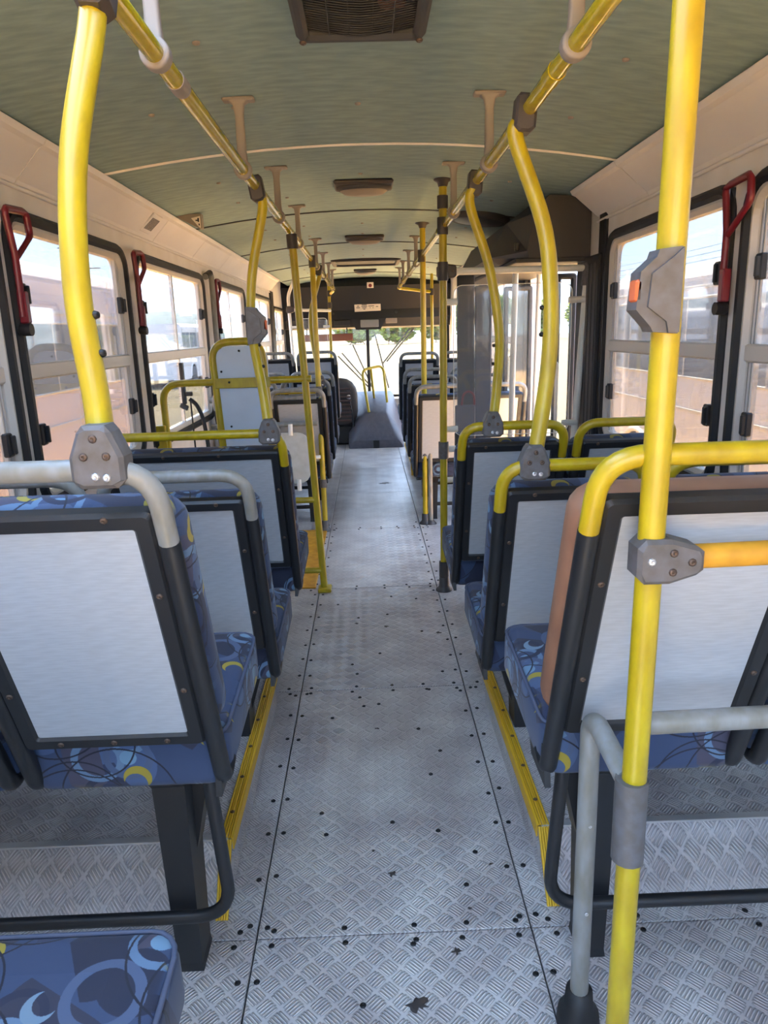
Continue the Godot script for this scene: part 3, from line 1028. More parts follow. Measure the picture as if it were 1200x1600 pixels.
func shell() -> void:
	floor_()
	var WB := 0.86
	var WT := 1.83
	var left := [[0.72, 0.2, WB, WT], [0.1, -1.1, WB, WT], [-1.22, -2.36, WB, WT], [-2.44, -3.6, WB, WT], [-3.76, -5.28, WB, WT], [-5.68, -7.02, WB, WT], [-7.5, -8.84, WB, WT], [-9.15, -10.2, 0.7, 1.75]]
	var right := [[0.74, 0.5, WB, WT], [0.4, -0.8, WB, WT], [-0.95, -2.29, WB, WT], [-2.38, -3.58, WB, WT], [-4.02, -5.24, -0.34, 1.76], [-5.7, -7.0, WB, WT], [-7.1, -8.5, WB, WT], [-8.9, -10.0, -0.34, 1.76]]
	wall("wall_left", -1, left)
	wall("wall_right", 1, right)
	for k in 8: window(k + 1, -1, left[k][0], left[k][1], left[k][2], left[k][3], M.mid_glass if k == 4 else (M.clear_glass if k > 4 else M.glass))
	for k in [0, 1, 2, 3, 5, 6]: window(k + 9, 1, right[k][0], right[k][1], WB, WT, M.clear_glass if k >= 4 else M.glass)
	ceiling()
	cove(1, -1, Z1, -8.98, [1.56, 0.9, 0.9])
	cove(2, 1, Z1, -3.74, [1.5, 0.9])
	cove(3, 1, -5.62, -8.7, [1.2])
	# rear wall with its wide window
	var st := mb()
	var z := Z1 + 0.03
	for q in [[XL - 0.05, XR + 0.05, -0.4, 0.62], [XL - 0.05, XR + 0.05, 1.98, 2.24], [XL - 0.05, XL + 0.1, 0.62, 1.98], [XR - 0.1, XR + 0.05, 0.62, 1.98]]:
		bar_box(st, q[0], q[1], q[2], q[3], z - 0.03, z + 0.03)
	struct("wall_rear", st, M.dark)
	st = mb()
	rim(st, XR - XL - 0.18, 1.38, 0.08, 0.04, -0.01, 0.02, xform(Vector3.LEFT, Vector3.UP, Vector3(BX, 1.30, Z1)))
	var rw := struct("window_20", st, M.rubber)
	st = mb()
	bar_box(st, XL + 0.1, XR - 0.1, 0.62, 1.98, Z1 + 0.025, Z1 + 0.031)
	obj("pane", st, M.shield, rw)
	step_box(-1, -1.61, -2.55, 0.145, true)
	step_box(1, -1.61, -2.5, 0.145, true)
	step_box(-1, -7.2, -8.3, 0.145, false)
	step_box(1, -7.2, -8.3, 0.145, false)
	scuffs()
	# dark body pillars round the middle door
	st = mb()
	bar_box(st, XR - 0.03, XR, 0.0, 1.76, -3.63, -4.0, 0.008)
	bar_box(st, XR - 0.014, XR + 0.02, 0.0, 2.05, -3.70, -3.60, 0.006)
	struct("trim_4", st, M.rubber)
	st = mb()
	for zz in [-3.66, -3.72, -3.78]: bar_box(st, XR - 0.034, XR - 0.028, 0.4, 1.72, zz, zz - 0.03, 0.002)
	struct("trim_5", st, M.dark_box)
	st = mb()
	bar_box(st, XR - 0.04, XR, 0.0, 2.05, -5.28, -5.66, 0.008)
	bar_box(st, XL, XL + 0.02, 0.0, 1.93, -8.88, -9.12, 0.006)
	struct("trim_6", st, M.rubber)
	# stair well of the middle door
	st = mb()
	bar_box(st, 0.62, XR + 0.05, -0.36, -0.33, -4.0, -5.3)
	bar_box(st, 0.62, 0.66, -0.33, -0.012, -4.0, -5.3)
	bar_box(st, 0.66, XR, -0.33, -0.013, -3.98, -4.01)
	bar_box(st, 0.66, XR, -0.33, -0.013, -5.29, -5.32)
	struct("trim_7", st, M.dark)
	for d in [[-4.08, 1, 1.105, 0.12], [-5.18, 2, 1.07, 0.2]]:           # folded leaves standing inwards at either side of the opening
		st = mb()
		var xf := xform(Vector3.RIGHT, Vector3.UP, Vector3(d[2], 0.72, d[0]))
		rim(st, d[3], 1.96, 0.02, 0.032, -0.016, 0.016, xf)
		var dr := struct("door_%d" % d[1], st, M.dark)
		st = mb()
		box(st, Vector3(0, 0, 0), Vector3(d[3] - 0.06, 1.9, 0.006), 0, xf)
		obj("pane", st, M.clear_glass, dr)
		st = mb()
		tube(st, fillet([Vector3(-0.05, -0.3, 0.016), Vector3(-0.05, -0.3, 0.05), Vector3(-0.05, 0.5, 0.05), Vector3(-0.05, 0.5, 0.016)], 0.02), 0.01, 10)
		obj("door_handle", st, M.white_tube, dr).transform = xf

func seats() -> void:
	seat_pair(-1, -0.455, 0.035, "blue patterned double seat at the bottom left corner, only its cushion in view", {"plain": true})
	seat_pair(-1, -1.265, 0.158, "nearest left double seat with aluminium back panel and grey handle, carrying the near curved pole")
	seat_pair(-1, -2.02, 0.0, "second left double seat with two grey handles, just ahead of the nearest left one")
	seat_pair(-1, -2.79, 0.0, "wide left bench with one broad back panel under a yellow handle", {"bench": true, "yellow": true})
	seat_pair(1, -1.255, 0.155, "nearest right double seat with brown vinyl top and yellow handle behind the straight pole", {"yellow": true, "covers": [M.vinyl, M.fabric]})
	seat_pair(1, -2.01, 0.0, "second right double seat with yellow handle, carrying the thicker right curved pole", {"yellow": true})
	seat_pair(1, -2.79, 0.0, "third right double seat with two yellow handles in front of the clear screen", {"yellow": true})
	var f := {"detail": false}
	var names := ["first", "second", "third", "frontmost"]
	for k in 4:
		var z: float = [-5.3, -6.03, -6.76, -7.5][k]
		var up: float = [-0.04, -0.02, 0.0, 0.16][k]
		seat_pair(-1, z, up, "grey handled double seat at the far left, %s ahead of the yellow barrier" % names[k] if k < 3 else "frontmost left double seat, raised, behind the driver's place", f)
		seat_pair(1, z + [0.04, 0, 0, 0][k], up - [0.0, 0, 0, 0.04][k], "grey handled double seat at the far right, %s ahead of the doorway" % names[k] if k < 3 else "frontmost right double seat, raised, against the windscreen view", f)

func rails() -> void:
	handrail(-1)
	handrail(1)
	curved_pole("near left curved yellow pole bowed outward, standing on the nearest left seat handle", [Vector3(-0.38, 1.90, -1.2), Vector3(-0.385, 1.844, -1.18), Vector3(-0.409, 1.67, -1.12), Vector3(-0.412, 1.494, -1.08), Vector3(-0.397, 1.34, -1.06), Vector3(-0.386, 1.26, -1.03)], 0.0195, Vector3(-0.372, 1.93, -1.2), Vector3(-0.386, 1.248, -1.022))
	curved_pole("left curved yellow pole with a grey button, on the wide bench handle", [Vector3(-0.36, 1.9, -2.72), Vector3(-0.352, 1.85, -2.72), Vector3(-0.402, 1.63, -2.7), Vector3(-0.412, 1.44, -2.67), Vector3(-0.378, 1.226, -2.60), Vector3(-0.36, 1.08, -2.555)], 0.0168, Vector3(-0.372, 1.93, -2.72), Vector3(-0.358, 1.075, -2.553))
	curved_pole("thicker right curved yellow pole bowed towards the windows, on the second right seat handle", [Vector3(0.386, 1.9, -1.9), Vector3(0.382, 1.86, -1.9), Vector3(0.446, 1.665, -1.87), Vector3(0.460, 1.512, -1.84), Vector3(0.450, 1.328, -1.80), Vector3(0.413, 1.085, -1.775)], 0.0195, Vector3(0.41, 1.93, -1.9), Vector3(0.412, 1.078, -1.773))
	curved_pole("slimmer right curved yellow pole farther ahead, on the third right seat handle", [Vector3(0.392, 1.9, -2.72), Vector3(0.386, 1.84, -2.72), Vector3(0.45, 1.63, -2.69), Vector3(0.482, 1.405, -2.66), Vector3(0.465, 1.223, -2.60), Vector3(0.442, 1.08, -2.555)], 0.0172, Vector3(0.41, 1.93, -2.74), Vector3(0.441, 1.075, -2.553))
	curved_pole("far left curved yellow pole beyond the barrier post", [Vector3(-0.36, 1.9, -6.1), Vector3(-0.372, 1.84, -6.1), Vector3(-0.43, 1.65, -6.06), Vector3(-0.45, 1.5, -6.02), Vector3(-0.43, 1.3, -5.95), Vector3(-0.375, 1.05, -5.83)], 0.018, Vector3(-0.372, 1.93, -6.1), Vector3(-0.375, 1.04, -5.8))
	stop_button("grey stop button with orange push on the near straight pole", Vector3(0.39, 1.462, -0.985), 1, 0.8)
	stop_button("grey stop button on the left curved pole above the bench", Vector3(-0.396, 1.455, -2.655), -1, 0.95)
	# the near straight pole and its side bars
	var E := Vector3(0.403, 0, -1.0)
	var p := straight_pole("grab_pole", "straight yellow pole nearest the camera at the right of the aisle", Vector3(0.414, 2.11, -1.0), E, 0.0195, M.yellow, "straight yellow poles")
	foot_flange(p, 0.0195, M.clamp)
	clamp_block("bar_clamp", 0.022, 0.034, 0.098, 0.05, M.clamp, p, xform(Vector3(0, -1, 0), Vector3(1, 0, 0), Vector3(0.028, 1.083, 0.002)), 4)
	sleeve("bar_sleeve", M.clamp, p, Vector3(0, 0.56, 0), Vector3(0, 0.71, 0), 0.0265)
	var t := thing("side_bar", "yellow horizontal bar going right from the near pole clamp", "bar", Vector3(0.44, 1.083, -1.0))
	var st := mb()
	tube(st, [Vector3(0.02, 0, 0), Vector3(0.71, 0.01, 0)], 0.0185, 16)
	obj("bar_tube", st, M.yellow_plate, t)
	t = thing("guard_rail", "grey bent guard rail with a rubber foot beside the near pole", "rail", Vector3(0.395, 0, -1.185))
	st = mb()
	tube(st, fillet([Vector3(0, 0.01, 0), Vector3(-0.008, 0.735, 0.02), Vector3(0.004, 0.70, 0.17)], 0.05, 8), 0.0185, 16)
	obj("post_tube", st, M.grey_tube, t)
	st = mb()
	lathe(st, [[0.045, 0], [0.042, 0.03], [0.03, 0.045], [0.027, 0.085], [0.019, 0.088]], 18)
	obj("rubber_foot", st, M.rubber, t)
	for y in [0.3, 0.5]: put("rivet", screw_mesh(0.004, 0.002), M.bright_bolt, t, Transform3D(Basis(Vector3.RIGHT, PI / 2), Vector3(-0.004 * y * 2, y, 0.03)))
	st = mb()
	tube(st, [Vector3(0.02, 0.787, 0.15), Vector3(0.75, 0.80, 0.15)], 0.0185, 16)
	obj("cross_tube", st, M.grey_tube, t)
	sleeve("cross_coupling", M.clamp, t, Vector3(0.262, 0.791, 0.15), Vector3(0.3, 0.7915, 0.15), 0.027)
	# poles in the middle of the bus
	p = straight_pole("grab_pole", "straight yellow pole from ceiling to floor at the aisle corner of the clear screen", Vector3(0.40, ceil_y(0.4), -3.78), Vector3(0.388, 0, -3.78), 0.0195, M.yellow, "straight yellow poles")
	foot_flange(p, 0.022, M.dark_clamp)
	for y in [[0.08, 0.17], [0.75, 0.84], [1.66, 1.75], [1.88, 1.96], [2.0, 2.06]]: sleeve("clamp", M.dark_clamp if y[0] > 1 or y[0] < 0.1 else M.clamp, p, Vector3(0.005 * y[0], y[0], 0), Vector3(0.005 * y[1], y[1], 0), 0.027)
	st = mb()
	lathe(st, [[0.022, 0], [0.028, 0.02], [0.045, 0.03], [0.045, 0.036]], 14, Transform3D(Basis(), Vector3(0.012, ceil_y(0.4) - 0.036, 0)))
	obj("ceiling_flange", st, M.dark_clamp, p)
	p = straight_pole("grab_pole", "second straight yellow pole on the right, beyond the clear screen, ceiling to floor", Vector3(0.41, ceil_y(0.4), -5.22), Vector3(0.40, 0, -5.22), 0.0195, M.yellow, "straight yellow poles")
	foot_flange(p, 0.022, M.dark_clamp)
	for y in [[0.52, 0.58], [0.62, 0.68], [1.88, 1.96]]: sleeve("clamp", M.clamp if y[0] < 1 else M.dark_clamp, p, Vector3(0, y[0], 0), Vector3(0, y[1], 0), 0.026)
	st = mb()
	lathe(st, [[0.022, 0], [0.03, 0.02], [0.05, 0.03], [0.05, 0.036]], 14, Transform3D(Basis(), Vector3(0.01, ceil_y(0.4) - 0.036, 0)))
	obj("ceiling_flange", st, M.dark_clamp, p)
	t = thing("guard_rail", "low grey guard post and bar behind the first far right seat", "rail", Vector3(0.44, 0, -5.21))
	st = mb()
	tube(st, fillet([Vector3(0, 0, 0), Vector3(0, 0.65, 0), Vector3(0.6, 0.65, -0.02)], 0.06), 0.017, 12)
	obj("post_tube", st, M.grey_tube, t)
	st = mb()
	lathe(st, [[0.045, 0], [0.04, 0.01], [0.022, 0.03]], 14)
	obj("foot_flange", st, M.dark_clamp, t)
	p = straight_pole("grab_pole", "yellow pole from the left handrail down beside the first far left seat", Vector3(-0.362, 1.93, -5.3), Vector3(-0.352, 0, -5.12), 0.0195, M.yellow, "straight yellow poles")
	foot_flange(p, 0.02, M.clamp)
	for y in [[0.32, 0.38], [0.8, 0.87], [0.98, 1.05], [1.87, 1.95]]:
		var f: float = y[0] / 1.93
		sleeve("clamp", M.clamp if y[0] < 1.5 else M.dark_clamp, p, Vector3(-0.01 * f, y[0], -0.18 * f), Vector3(-0.01 * f, y[1], -0.18 * f - 0.006), 0.026)
	p = straight_pole("grab_pole", "far right yellow pole by the windscreen at the end of the right handrail", Vector3(0.83, ceil_y(0.83), -9.22), Vector3(0.815, 0, -9.22), 0.019, M.yellow, "straight yellow poles")
	sleeve("clamp", M.dark_clamp, p, Vector3(0.013, 1.84, 0), Vector3(0.013, 1.92, 0), 0.027)
	p = straight_pole("grab_pole", "far left yellow pole beside the driver screen at the end of the left handrail", Vector3(-0.44, ceil_y(-0.44), -9.2), Vector3(-0.46, 0, -9.2), 0.019, M.yellow, "straight yellow poles")
	for y in [1.72, 1.86]: sleeve("clamp", M.dark_clamp, p, Vector3(0.02, y, 0), Vector3(0.02, y + 0.07, 0), 0.027)
	red_lever("dark red emergency lever on the nearest left window post, at the picture edge", -1, -2.42)
	red_lever("red emergency lever on the post between the left windows, right of the near curved pole", -1, -3.68)
	red_lever("dark red emergency lever beyond the bent grey pipe on the left", -1, -5.6)
	red_lever("red emergency lever on the post between the right windows", 1, -2.345)

func fittings() -> void:
	roof_vent()
	dome_lamp(-3.88, "unlit oval dome lamp on the ceiling ahead of the large vent", 0.14)
	dome_lamp(-5.95, "second unlit oval dome lamp, farther along the ceiling", 0.145)
	dome_lamp(-9.0, "farthest unlit dome lamp near the front of the ceiling", 0.13)
	var t := thing("roof_hatch", "dark open roof hatch near the front of the ceiling", "hatch", Vector3(0.02, ceil_y(0) - 0.004, -7.95))
	var st := mb()
	rim(st, 0.72, 0.62, 0.05, 0.045, -0.01, 0.025, xform(Vector3.RIGHT, Vector3(0, 0, 1), Vector3.ZERO))
	obj("frame", st, M.dark_clamp, t)
	st = mb()
	box(st, Vector3(0, -0.004, 0), Vector3(0.62, 0.006, 0.52), 0.001)
	obj("opening", st, M.rubber, t)
	t = thing("ceiling_disc", "big round black disc on the ceiling in front of the door mechanism box", "cover", Vector3(0.735, ceil_y(0.735), -4.8))
	st = mb()
	lathe(st, [[0.05, -0.04], [0.15, -0.036], [0.18, -0.03], [0.18, 0.01]], 32, Transform3D(Basis(Vector3.FORWARD, 0.12), Vector3.ZERO))
	obj("disc", st, M.black, t)
	st = mb()
	lathe(st, [[0.175, -0.036], [0.195, -0.026], [0.195, 0.005]], 32, Transform3D(Basis(Vector3.FORWARD, 0.12), Vector3.ZERO))
	obj("rim_ring", st, M.dark, t)
	# sloping cover over the middle door
	t = thing("door_mechanism_box", "dark grey sloping mechanism box over the middle doorway on the right", "box", Vector3(0, 0, -3.86))
	st = mb()
	var rings := []
	for q in [[0.0, 0.85, 0.84, 0.87, 0.95], [-0.36, 0.76, 0.70, 0.80, 0.92], [-1.74, 0.76, 0.70, 0.80, 0.92]]:
		rings.append(PackedVector3Array([Vector3(XR - 0.004, 1.765, q[0]), Vector3(q[1], 1.765, q[0]), Vector3(q[2], 1.80, q[0]), Vector3(q[3], 1.98, q[0]), Vector3(q[4], 2.066, q[0]), Vector3(XR - 0.004, 2.05, q[0])]))
	skin(st, rings, true, -1)
	obj("casing", st, M.dark_box, t)
	st = mb()
	box(st, Vector3(0.805, 1.83, -0.1), Vector3(0.02, 0.04, 0.03), 0.003)
	obj("catch", st, M.black, t)
	st = mb()
	bar_box(st, 0.78, XR - 0.004, 1.742, 1.765, 0.004, -1.74, 0.004)
	obj("lower_lip", st, M.dark, t)
	# cove vent and little sign on the left
	t = thing("cove_vent", "slotted beige air vent on the left cove above the windows", "vent", Vector3(-1.085, 1.99, -3.92))
	var d := Vector3(-0.1, -0.092, 0).normalized()
	var xf := xform(Vector3(0, 0, -1), -d, Vector3(0.006, -0.001, 0))
	st = mb()
	box(st, Vector3.ZERO, Vector3(0.16, 0.115, 0.012), 0.004, xf)
	obj("vent_plate", st, M.cove, t)
	for k in 9:
		st = mb()
		box(st, Vector3(-0.056 + 0.014 * k, 0, 0.006), Vector3(0.006, 0.07, 0.002), 0, xf)
		obj("slot", st, M.rubber, t)
	t = thing("ceiling_sign", "small beige wedge sign with a white arrow mark at the left ceiling edge", "sign", Vector3(-0.94, ceil_y(-0.94) - 0.005, -4.2))
	st = mb()
	prism(st, [Vector2(-0.1, 0.0), Vector2(0.06, 0.0), Vector2(0.06, -0.075), Vector2(0.045, -0.075)], 0.05, Transform3D(Basis(), Vector3(0, 0.004, -0.05)))
	obj("sign_body", st, M.hanger, t)
	st = mb()
	prism(st, [Vector2(0.0, -0.02), Vector2(0.05, -0.01), Vector2(0.05, -0.07), Vector2(0.043, -0.07)], 0.002, Transform3D(Basis(), Vector3(0.004, 0.002, 0.0)))
	obj("sign_face", st, M.paper, t)
	st = mb()
	box(st, Vector3(0.043, -0.028, 0.003), Vector3(0.008, 0.02, 0.002)); box(st, Vector3(0.034, -0.03, 0.003), Vector3(0.012, 0.006, 0.002)); box(st, Vector3(0.046, -0.052, 0.003), Vector3(0.006, 0.01, 0.002))
	obj("sign_mark", st, M.print, t)
	# bent grey pipe on the left wall
	t = thing("wall_pipe", "grey vertical pipe with a black bend standing before the left window pillar", "pipe", Vector3(-1.1, 0, -5.42))
	st = mb()
	tube(st, fillet([Vector3(-0.02, 1.83, 0.12), Vector3(0.0, 1.87, 0.0), Vector3(0, 1.7, 0), Vector3(0, 0.0, 0)], 0.05), 0.02, 14)
	obj("pipe_tube", st, M.grey_tube, t)
	sleeve("pipe_bend", M.rubber, t, Vector3(-0.018, 1.835, 0.11), Vector3(-0.004, 1.862, 0.02), 0.023)

func partitions() -> void:
	# yellow barrier of the wheelchair bay
	var Z := -3.85
	var t := thing("wheelchair_barrier", "yellow tubular barrier with a pale blue sheet panel on the left", "barrier", Vector3(0, 0, Z))
	var st := mb()
	tube(st, fillet([Vector3(-0.76, 0.0, 0), Vector3(-0.815, 1.39, 0), Vector3(-0.55, 1.395, 0), Vector3(-0.50, 0.0, 0)], 0.1, 8), 0.0195, 16)
	obj("arch_tube", st, M.yellow, t)
	st = mb()
	tube(st, fillet([Vector3(-0.3, 1.19, 0), Vector3(-1.09, 1.185, 0), Vector3(-1.085, 0.0, 0)], 0.1, 8), 0.0185, 16)
	obj("rail_tube", st, M.yellow, t)
	st = mb()
	tube(st, [Vector3(-0.36, 1.90, 0), Vector3(-0.288, 0, 0)], 0.0195, 16)
	obj("post_tube", st, M.yellow, t)
	for y in [0.12, 0.53]:
		st = mb()
		tube(st, [Vector3(-0.50, y, 0), Vector3(-0.295 - 0.036 * y, y, 0)], 0.017, 12)
		obj("rung", st, M.yellow, t)
	st = mb()
	box(st, Vector3(-0.66, 1.18, 0.018), Vector3(0.29, 0.052, 0.008), 0.002)
	obj("cross_plate", st, M.yellow, t)
	st = mb()
	pillow(st, Vector3(0.275, 1.02, 0.008), 0.07, 0.002, Transform3D(Basis(), Vector3(-0.66, 0.86, 0.0)))
	obj("sheet_panel", st, M.sheet, t)
	for q in [[-0.67, 1.345], [-0.77, 1.24], [-0.74, 0.95], [-0.57, 1.185], [-0.73, 1.185]]:
		put("screw", screw_mesh(0.006, 0.004), M.screw, t, Transform3D(Basis(Vector3.RIGHT, PI / 2), Vector3(q[0], q[1], 0.022 if q[1] == 1.185 else 0.004)))
	sleeve("upper_clamp", M.dark_clamp, t, Vector3(-0.3605, 1.91, 0), Vector3(-0.358, 1.84, 0), 0.028)
	st = mb()
	box(st, Vector3(-0.285, 0.012, 0.01), Vector3(0.075, 0.02, 0.09), 0.004)
	obj("foot_plate", st, M.yellow, t)
	st = mb()
	box(st, Vector3(-0.74, 0.004, 0), Vector3(0.8, 0.008, 1.24), 0.002, Transform3D(Basis(), Vector3(0, 0, -4.5)))
	for k in 9: box(st, Vector3(-0.375 + 0.006 * (k - 4), 0.0085, -4.5), Vector3(0.003, 0.002, 1.24))
	tag(obj("bay_floor_plate", st, M.yellow_plate), "worn yellow floor plate of the wheelchair bay left of the aisle", "floor plate")
	t = thing("wheelchair_belt", "black belt with its buckle and slider hanging by the left window of the bay", "belt", Vector3(-1.08, 1.16, -4.25))
	st = mb()
	box(st, Vector3(0, 0, 0), Vector3(0.02, 0.24, 0.04), 0.004)
	box(st, Vector3(0.025, -0.06, 0.0), Vector3(0.05, 0.025, 0.025), 0.004)
	obj("slider_rail", st, M.black, t)
	st = mb()
	tube(st, spline([Vector3(0.03, -0.09, 0), Vector3(0.07, -0.13, 0.0), Vector3(0.1, -0.22, 0), Vector3(0.115, -0.4, 0), Vector3(0.1, -0.6, 0)], 5), 0.006, 6, 2.2)
	tube(st, [Vector3(0.04, -0.1, 0.02), Vector3(0.045, -0.6, 0.02)], 0.005, 6)
	obj("strap", st, M.rubber, t)
	st = mb()
	box(st, Vector3(0.06, -0.12, 0), Vector3(0.05, 0.03, 0.02), 0.005, Transform3D(Basis(Vector3.FORWARD, 0.5), Vector3.ZERO))
	obj("buckle", st, M.dark, t)
	t = thing("yellow_bracket", "small yellow bracket at the foot of the left window before the barrier", "bracket", Vector3(-1.11, 0.72, -3.82))
	st = mb()
	box(st, Vector3(0, 0.12, 0), Vector3(0.05, 0.26, 0.03), 0.004)
	obj("bracket_plate", st, M.yellow, t)
	put("bolt", screw_mesh(0.008, 0.006), M.bolt, t, Transform3D(Basis(Vector3.RIGHT, PI / 2), Vector3(0, 0.2, 0.015)))
	# modesty screen behind the first far left seat
	t = thing("modesty_screen", "light grey rounded kick panel on grey tubes behind the first far left seat", "screen", Vector3(0, 0, -5.08))
	for q in [[0.985, -1.12, M.grey_tube, 0.021], [0.80, -1.12, M.grey_tube, 0.018], [1.02, -0.66, M.yellow, 0.01]]:
		st = mb()
		tube(st, [Vector3(-0.37, q[0], -0.02), Vector3(q[1], q[0], -0.02)], q[3], 14)
		obj("cross_tube", st, q[2], t)
	st = mb()
	pillow(st, Vector3(0.62, 0.37, 0.012), 0.08, 0.003, Transform3D(Basis(), Vector3(-0.745, 0.56, 0.02)))
	obj("kick_panel", st, M.kick, t)
	for q in [[-0.56, 0.76, 1], [-0.52, 0.36, 1], [-0.41, 0.56, 0]]:
		st = mb()
		if q[2]: tube(st, [Vector3(q[0], q[1] + 0.045, 0.02), Vector3(q[0], q[1] - 0.035, 0.03)], 0.016, 10)
		else: tube(st, [Vector3(q[0] - 0.03, q[1], 0.02), Vector3(q[0] + 0.05, q[1], 0.0)], 0.014, 10)
		obj("stub", st, M.white_tube, t)
	# clear screen before the middle door
	t = thing("clear_screen", "clear acrylic screen on white tubes in front of the middle doorway", "screen", Vector3(0, 0, -3.84))
	st = mb()
	pillow(st, Vector3(0.62, 0.78, 0.008), 0.05, 0.002, Transform3D(Basis(), Vector3(0.765, 1.25, 0)))
	obj("acrylic_pane", st, M.screen, t)
	st = mb()
	rim(st, 0.622, 0.782, 0.05, 0.003, -0.0045, 0.0045, Transform3D(Basis(), Vector3(0.765, 1.25, 0)))
	obj("pane_edge", st, M.white_tube, t)
	st = mb()
	tube(st, [Vector3(0.42, 1.708, 0), Vector3(1.14, 1.708, 0)], 0.0175, 14)
	obj("top_bar", st, M.white_tube, t)
	st = mb()
	tube(st, [Vector3(0.42, 0.79, 0), Vector3(1.1, 0.79, 0)], 0.0175, 14)
	obj("lower_bar", st, M.white_tube, t)
	st = mb()
	tube(st, [Vector3(1.152, 1.73, 0), Vector3(1.07, 0.0, 0)], 0.019, 14)
	obj("white_post", st, M.white_tube, t)
	sleeve("post_clamp", M.clamp, t, Vector3(1.1525, 1.73, 0), Vector3(1.148, 1.62, 0), 0.028)
	for q in [[0.41, 0.475, 1.558], [0.41, 0.475, 0.9], [1.055, 1.14, 1.552], [1.04, 1.12, 0.915]]:
		st = mb()
		tube(st, [Vector3(q[0], q[2], 0.008), Vector3(q[1], q[2], 0.008)], 0.0165, 12)
		obj("stub", st, M.white_tube, t)
	clamp_block("corner_clamp", 0.03, 0.034, 0.1, 0.05, M.dark_clamp, t, xform(Vector3(0, -1, 0), Vector3(1, 0, 0), Vector3(0.42, 1.708, 0.01)), 3)
	t = thing("kick_panel", "white rounded kick panel below the clear screen beside the third right seat", "panel", Vector3(0, 0, -3.84))
	st = mb()
	pillow(st, Vector3(0.6, 0.42, 0.012), 0.1, 0.003, Transform3D(Basis(), Vector3(0.775, 0.46, 0)))
	obj("plate", st, M.kick, t)
	st = mb()
	tube(st, [Vector3(0.405, 0.622, 0.012), Vector3(0.5, 0.622, 0.012)], 0.016, 12)
	obj("stub", st, M.white_tube, t)
	st = mb()
	bar_box(st, 0.475, 0.56, 0.05, 0.86, -0.1, -0.14, 0.005)
	obj("dark_riser", st, M.dark, t)
	# upright panels of the doorway, seen through the clear screen
	t = thing("doorway_panel", "dark grey upright panel on the aisle side of the middle doorway", "panel", Vector3(-0.065, 0, -4.32))
	st = mb()
	bar_box(st, 0.6, 0.70, 0.0, 1.72, -0.02, 0.02, 0.005)
	obj("upright", st, M.dark, t)
	st = mb()
	bar_box(st, 0.705, 0.80, 0.0, 1.66, -0.015, 0.015, 0.004)
	obj("grey_sheet", st, M.moulded, t)
	st = mb()
	bar_box(st, 0.58, 0.70, 0.0, 0.98, 0.03, 0.06, 0.006)
	obj("ticket_box", st, M.moulded, t)
	st = mb()
	tube(st, spline([Vector3(0.62, 0.98, 0.045), Vector3(0.63, 1.04, 0.045), Vector3(0.66, 1.06, 0.045), Vector3(0.69, 1.04, 0.045), Vector3(0.695, 0.98, 0.045)], 4), 0.006, 8)
	obj("red_loop", st, M.red, t)
	for q in [[0.86, -4.25, "pale yellow upright rail at the near side of the middle doorway", M.white_tube], [1.08, -4.6, "cream upright rail in the middle of the doorway", M.yellow_plate]]:
		var p := straight_pole("door_rail", q[2], Vector3(q[0], 1.735, q[1]), Vector3(q[0] - 0.03, -0.33, q[1]), 0.017, M.white_tube, "upright rails in the middle doorway")
		foot_flange(p, 0.02, M.clamp)

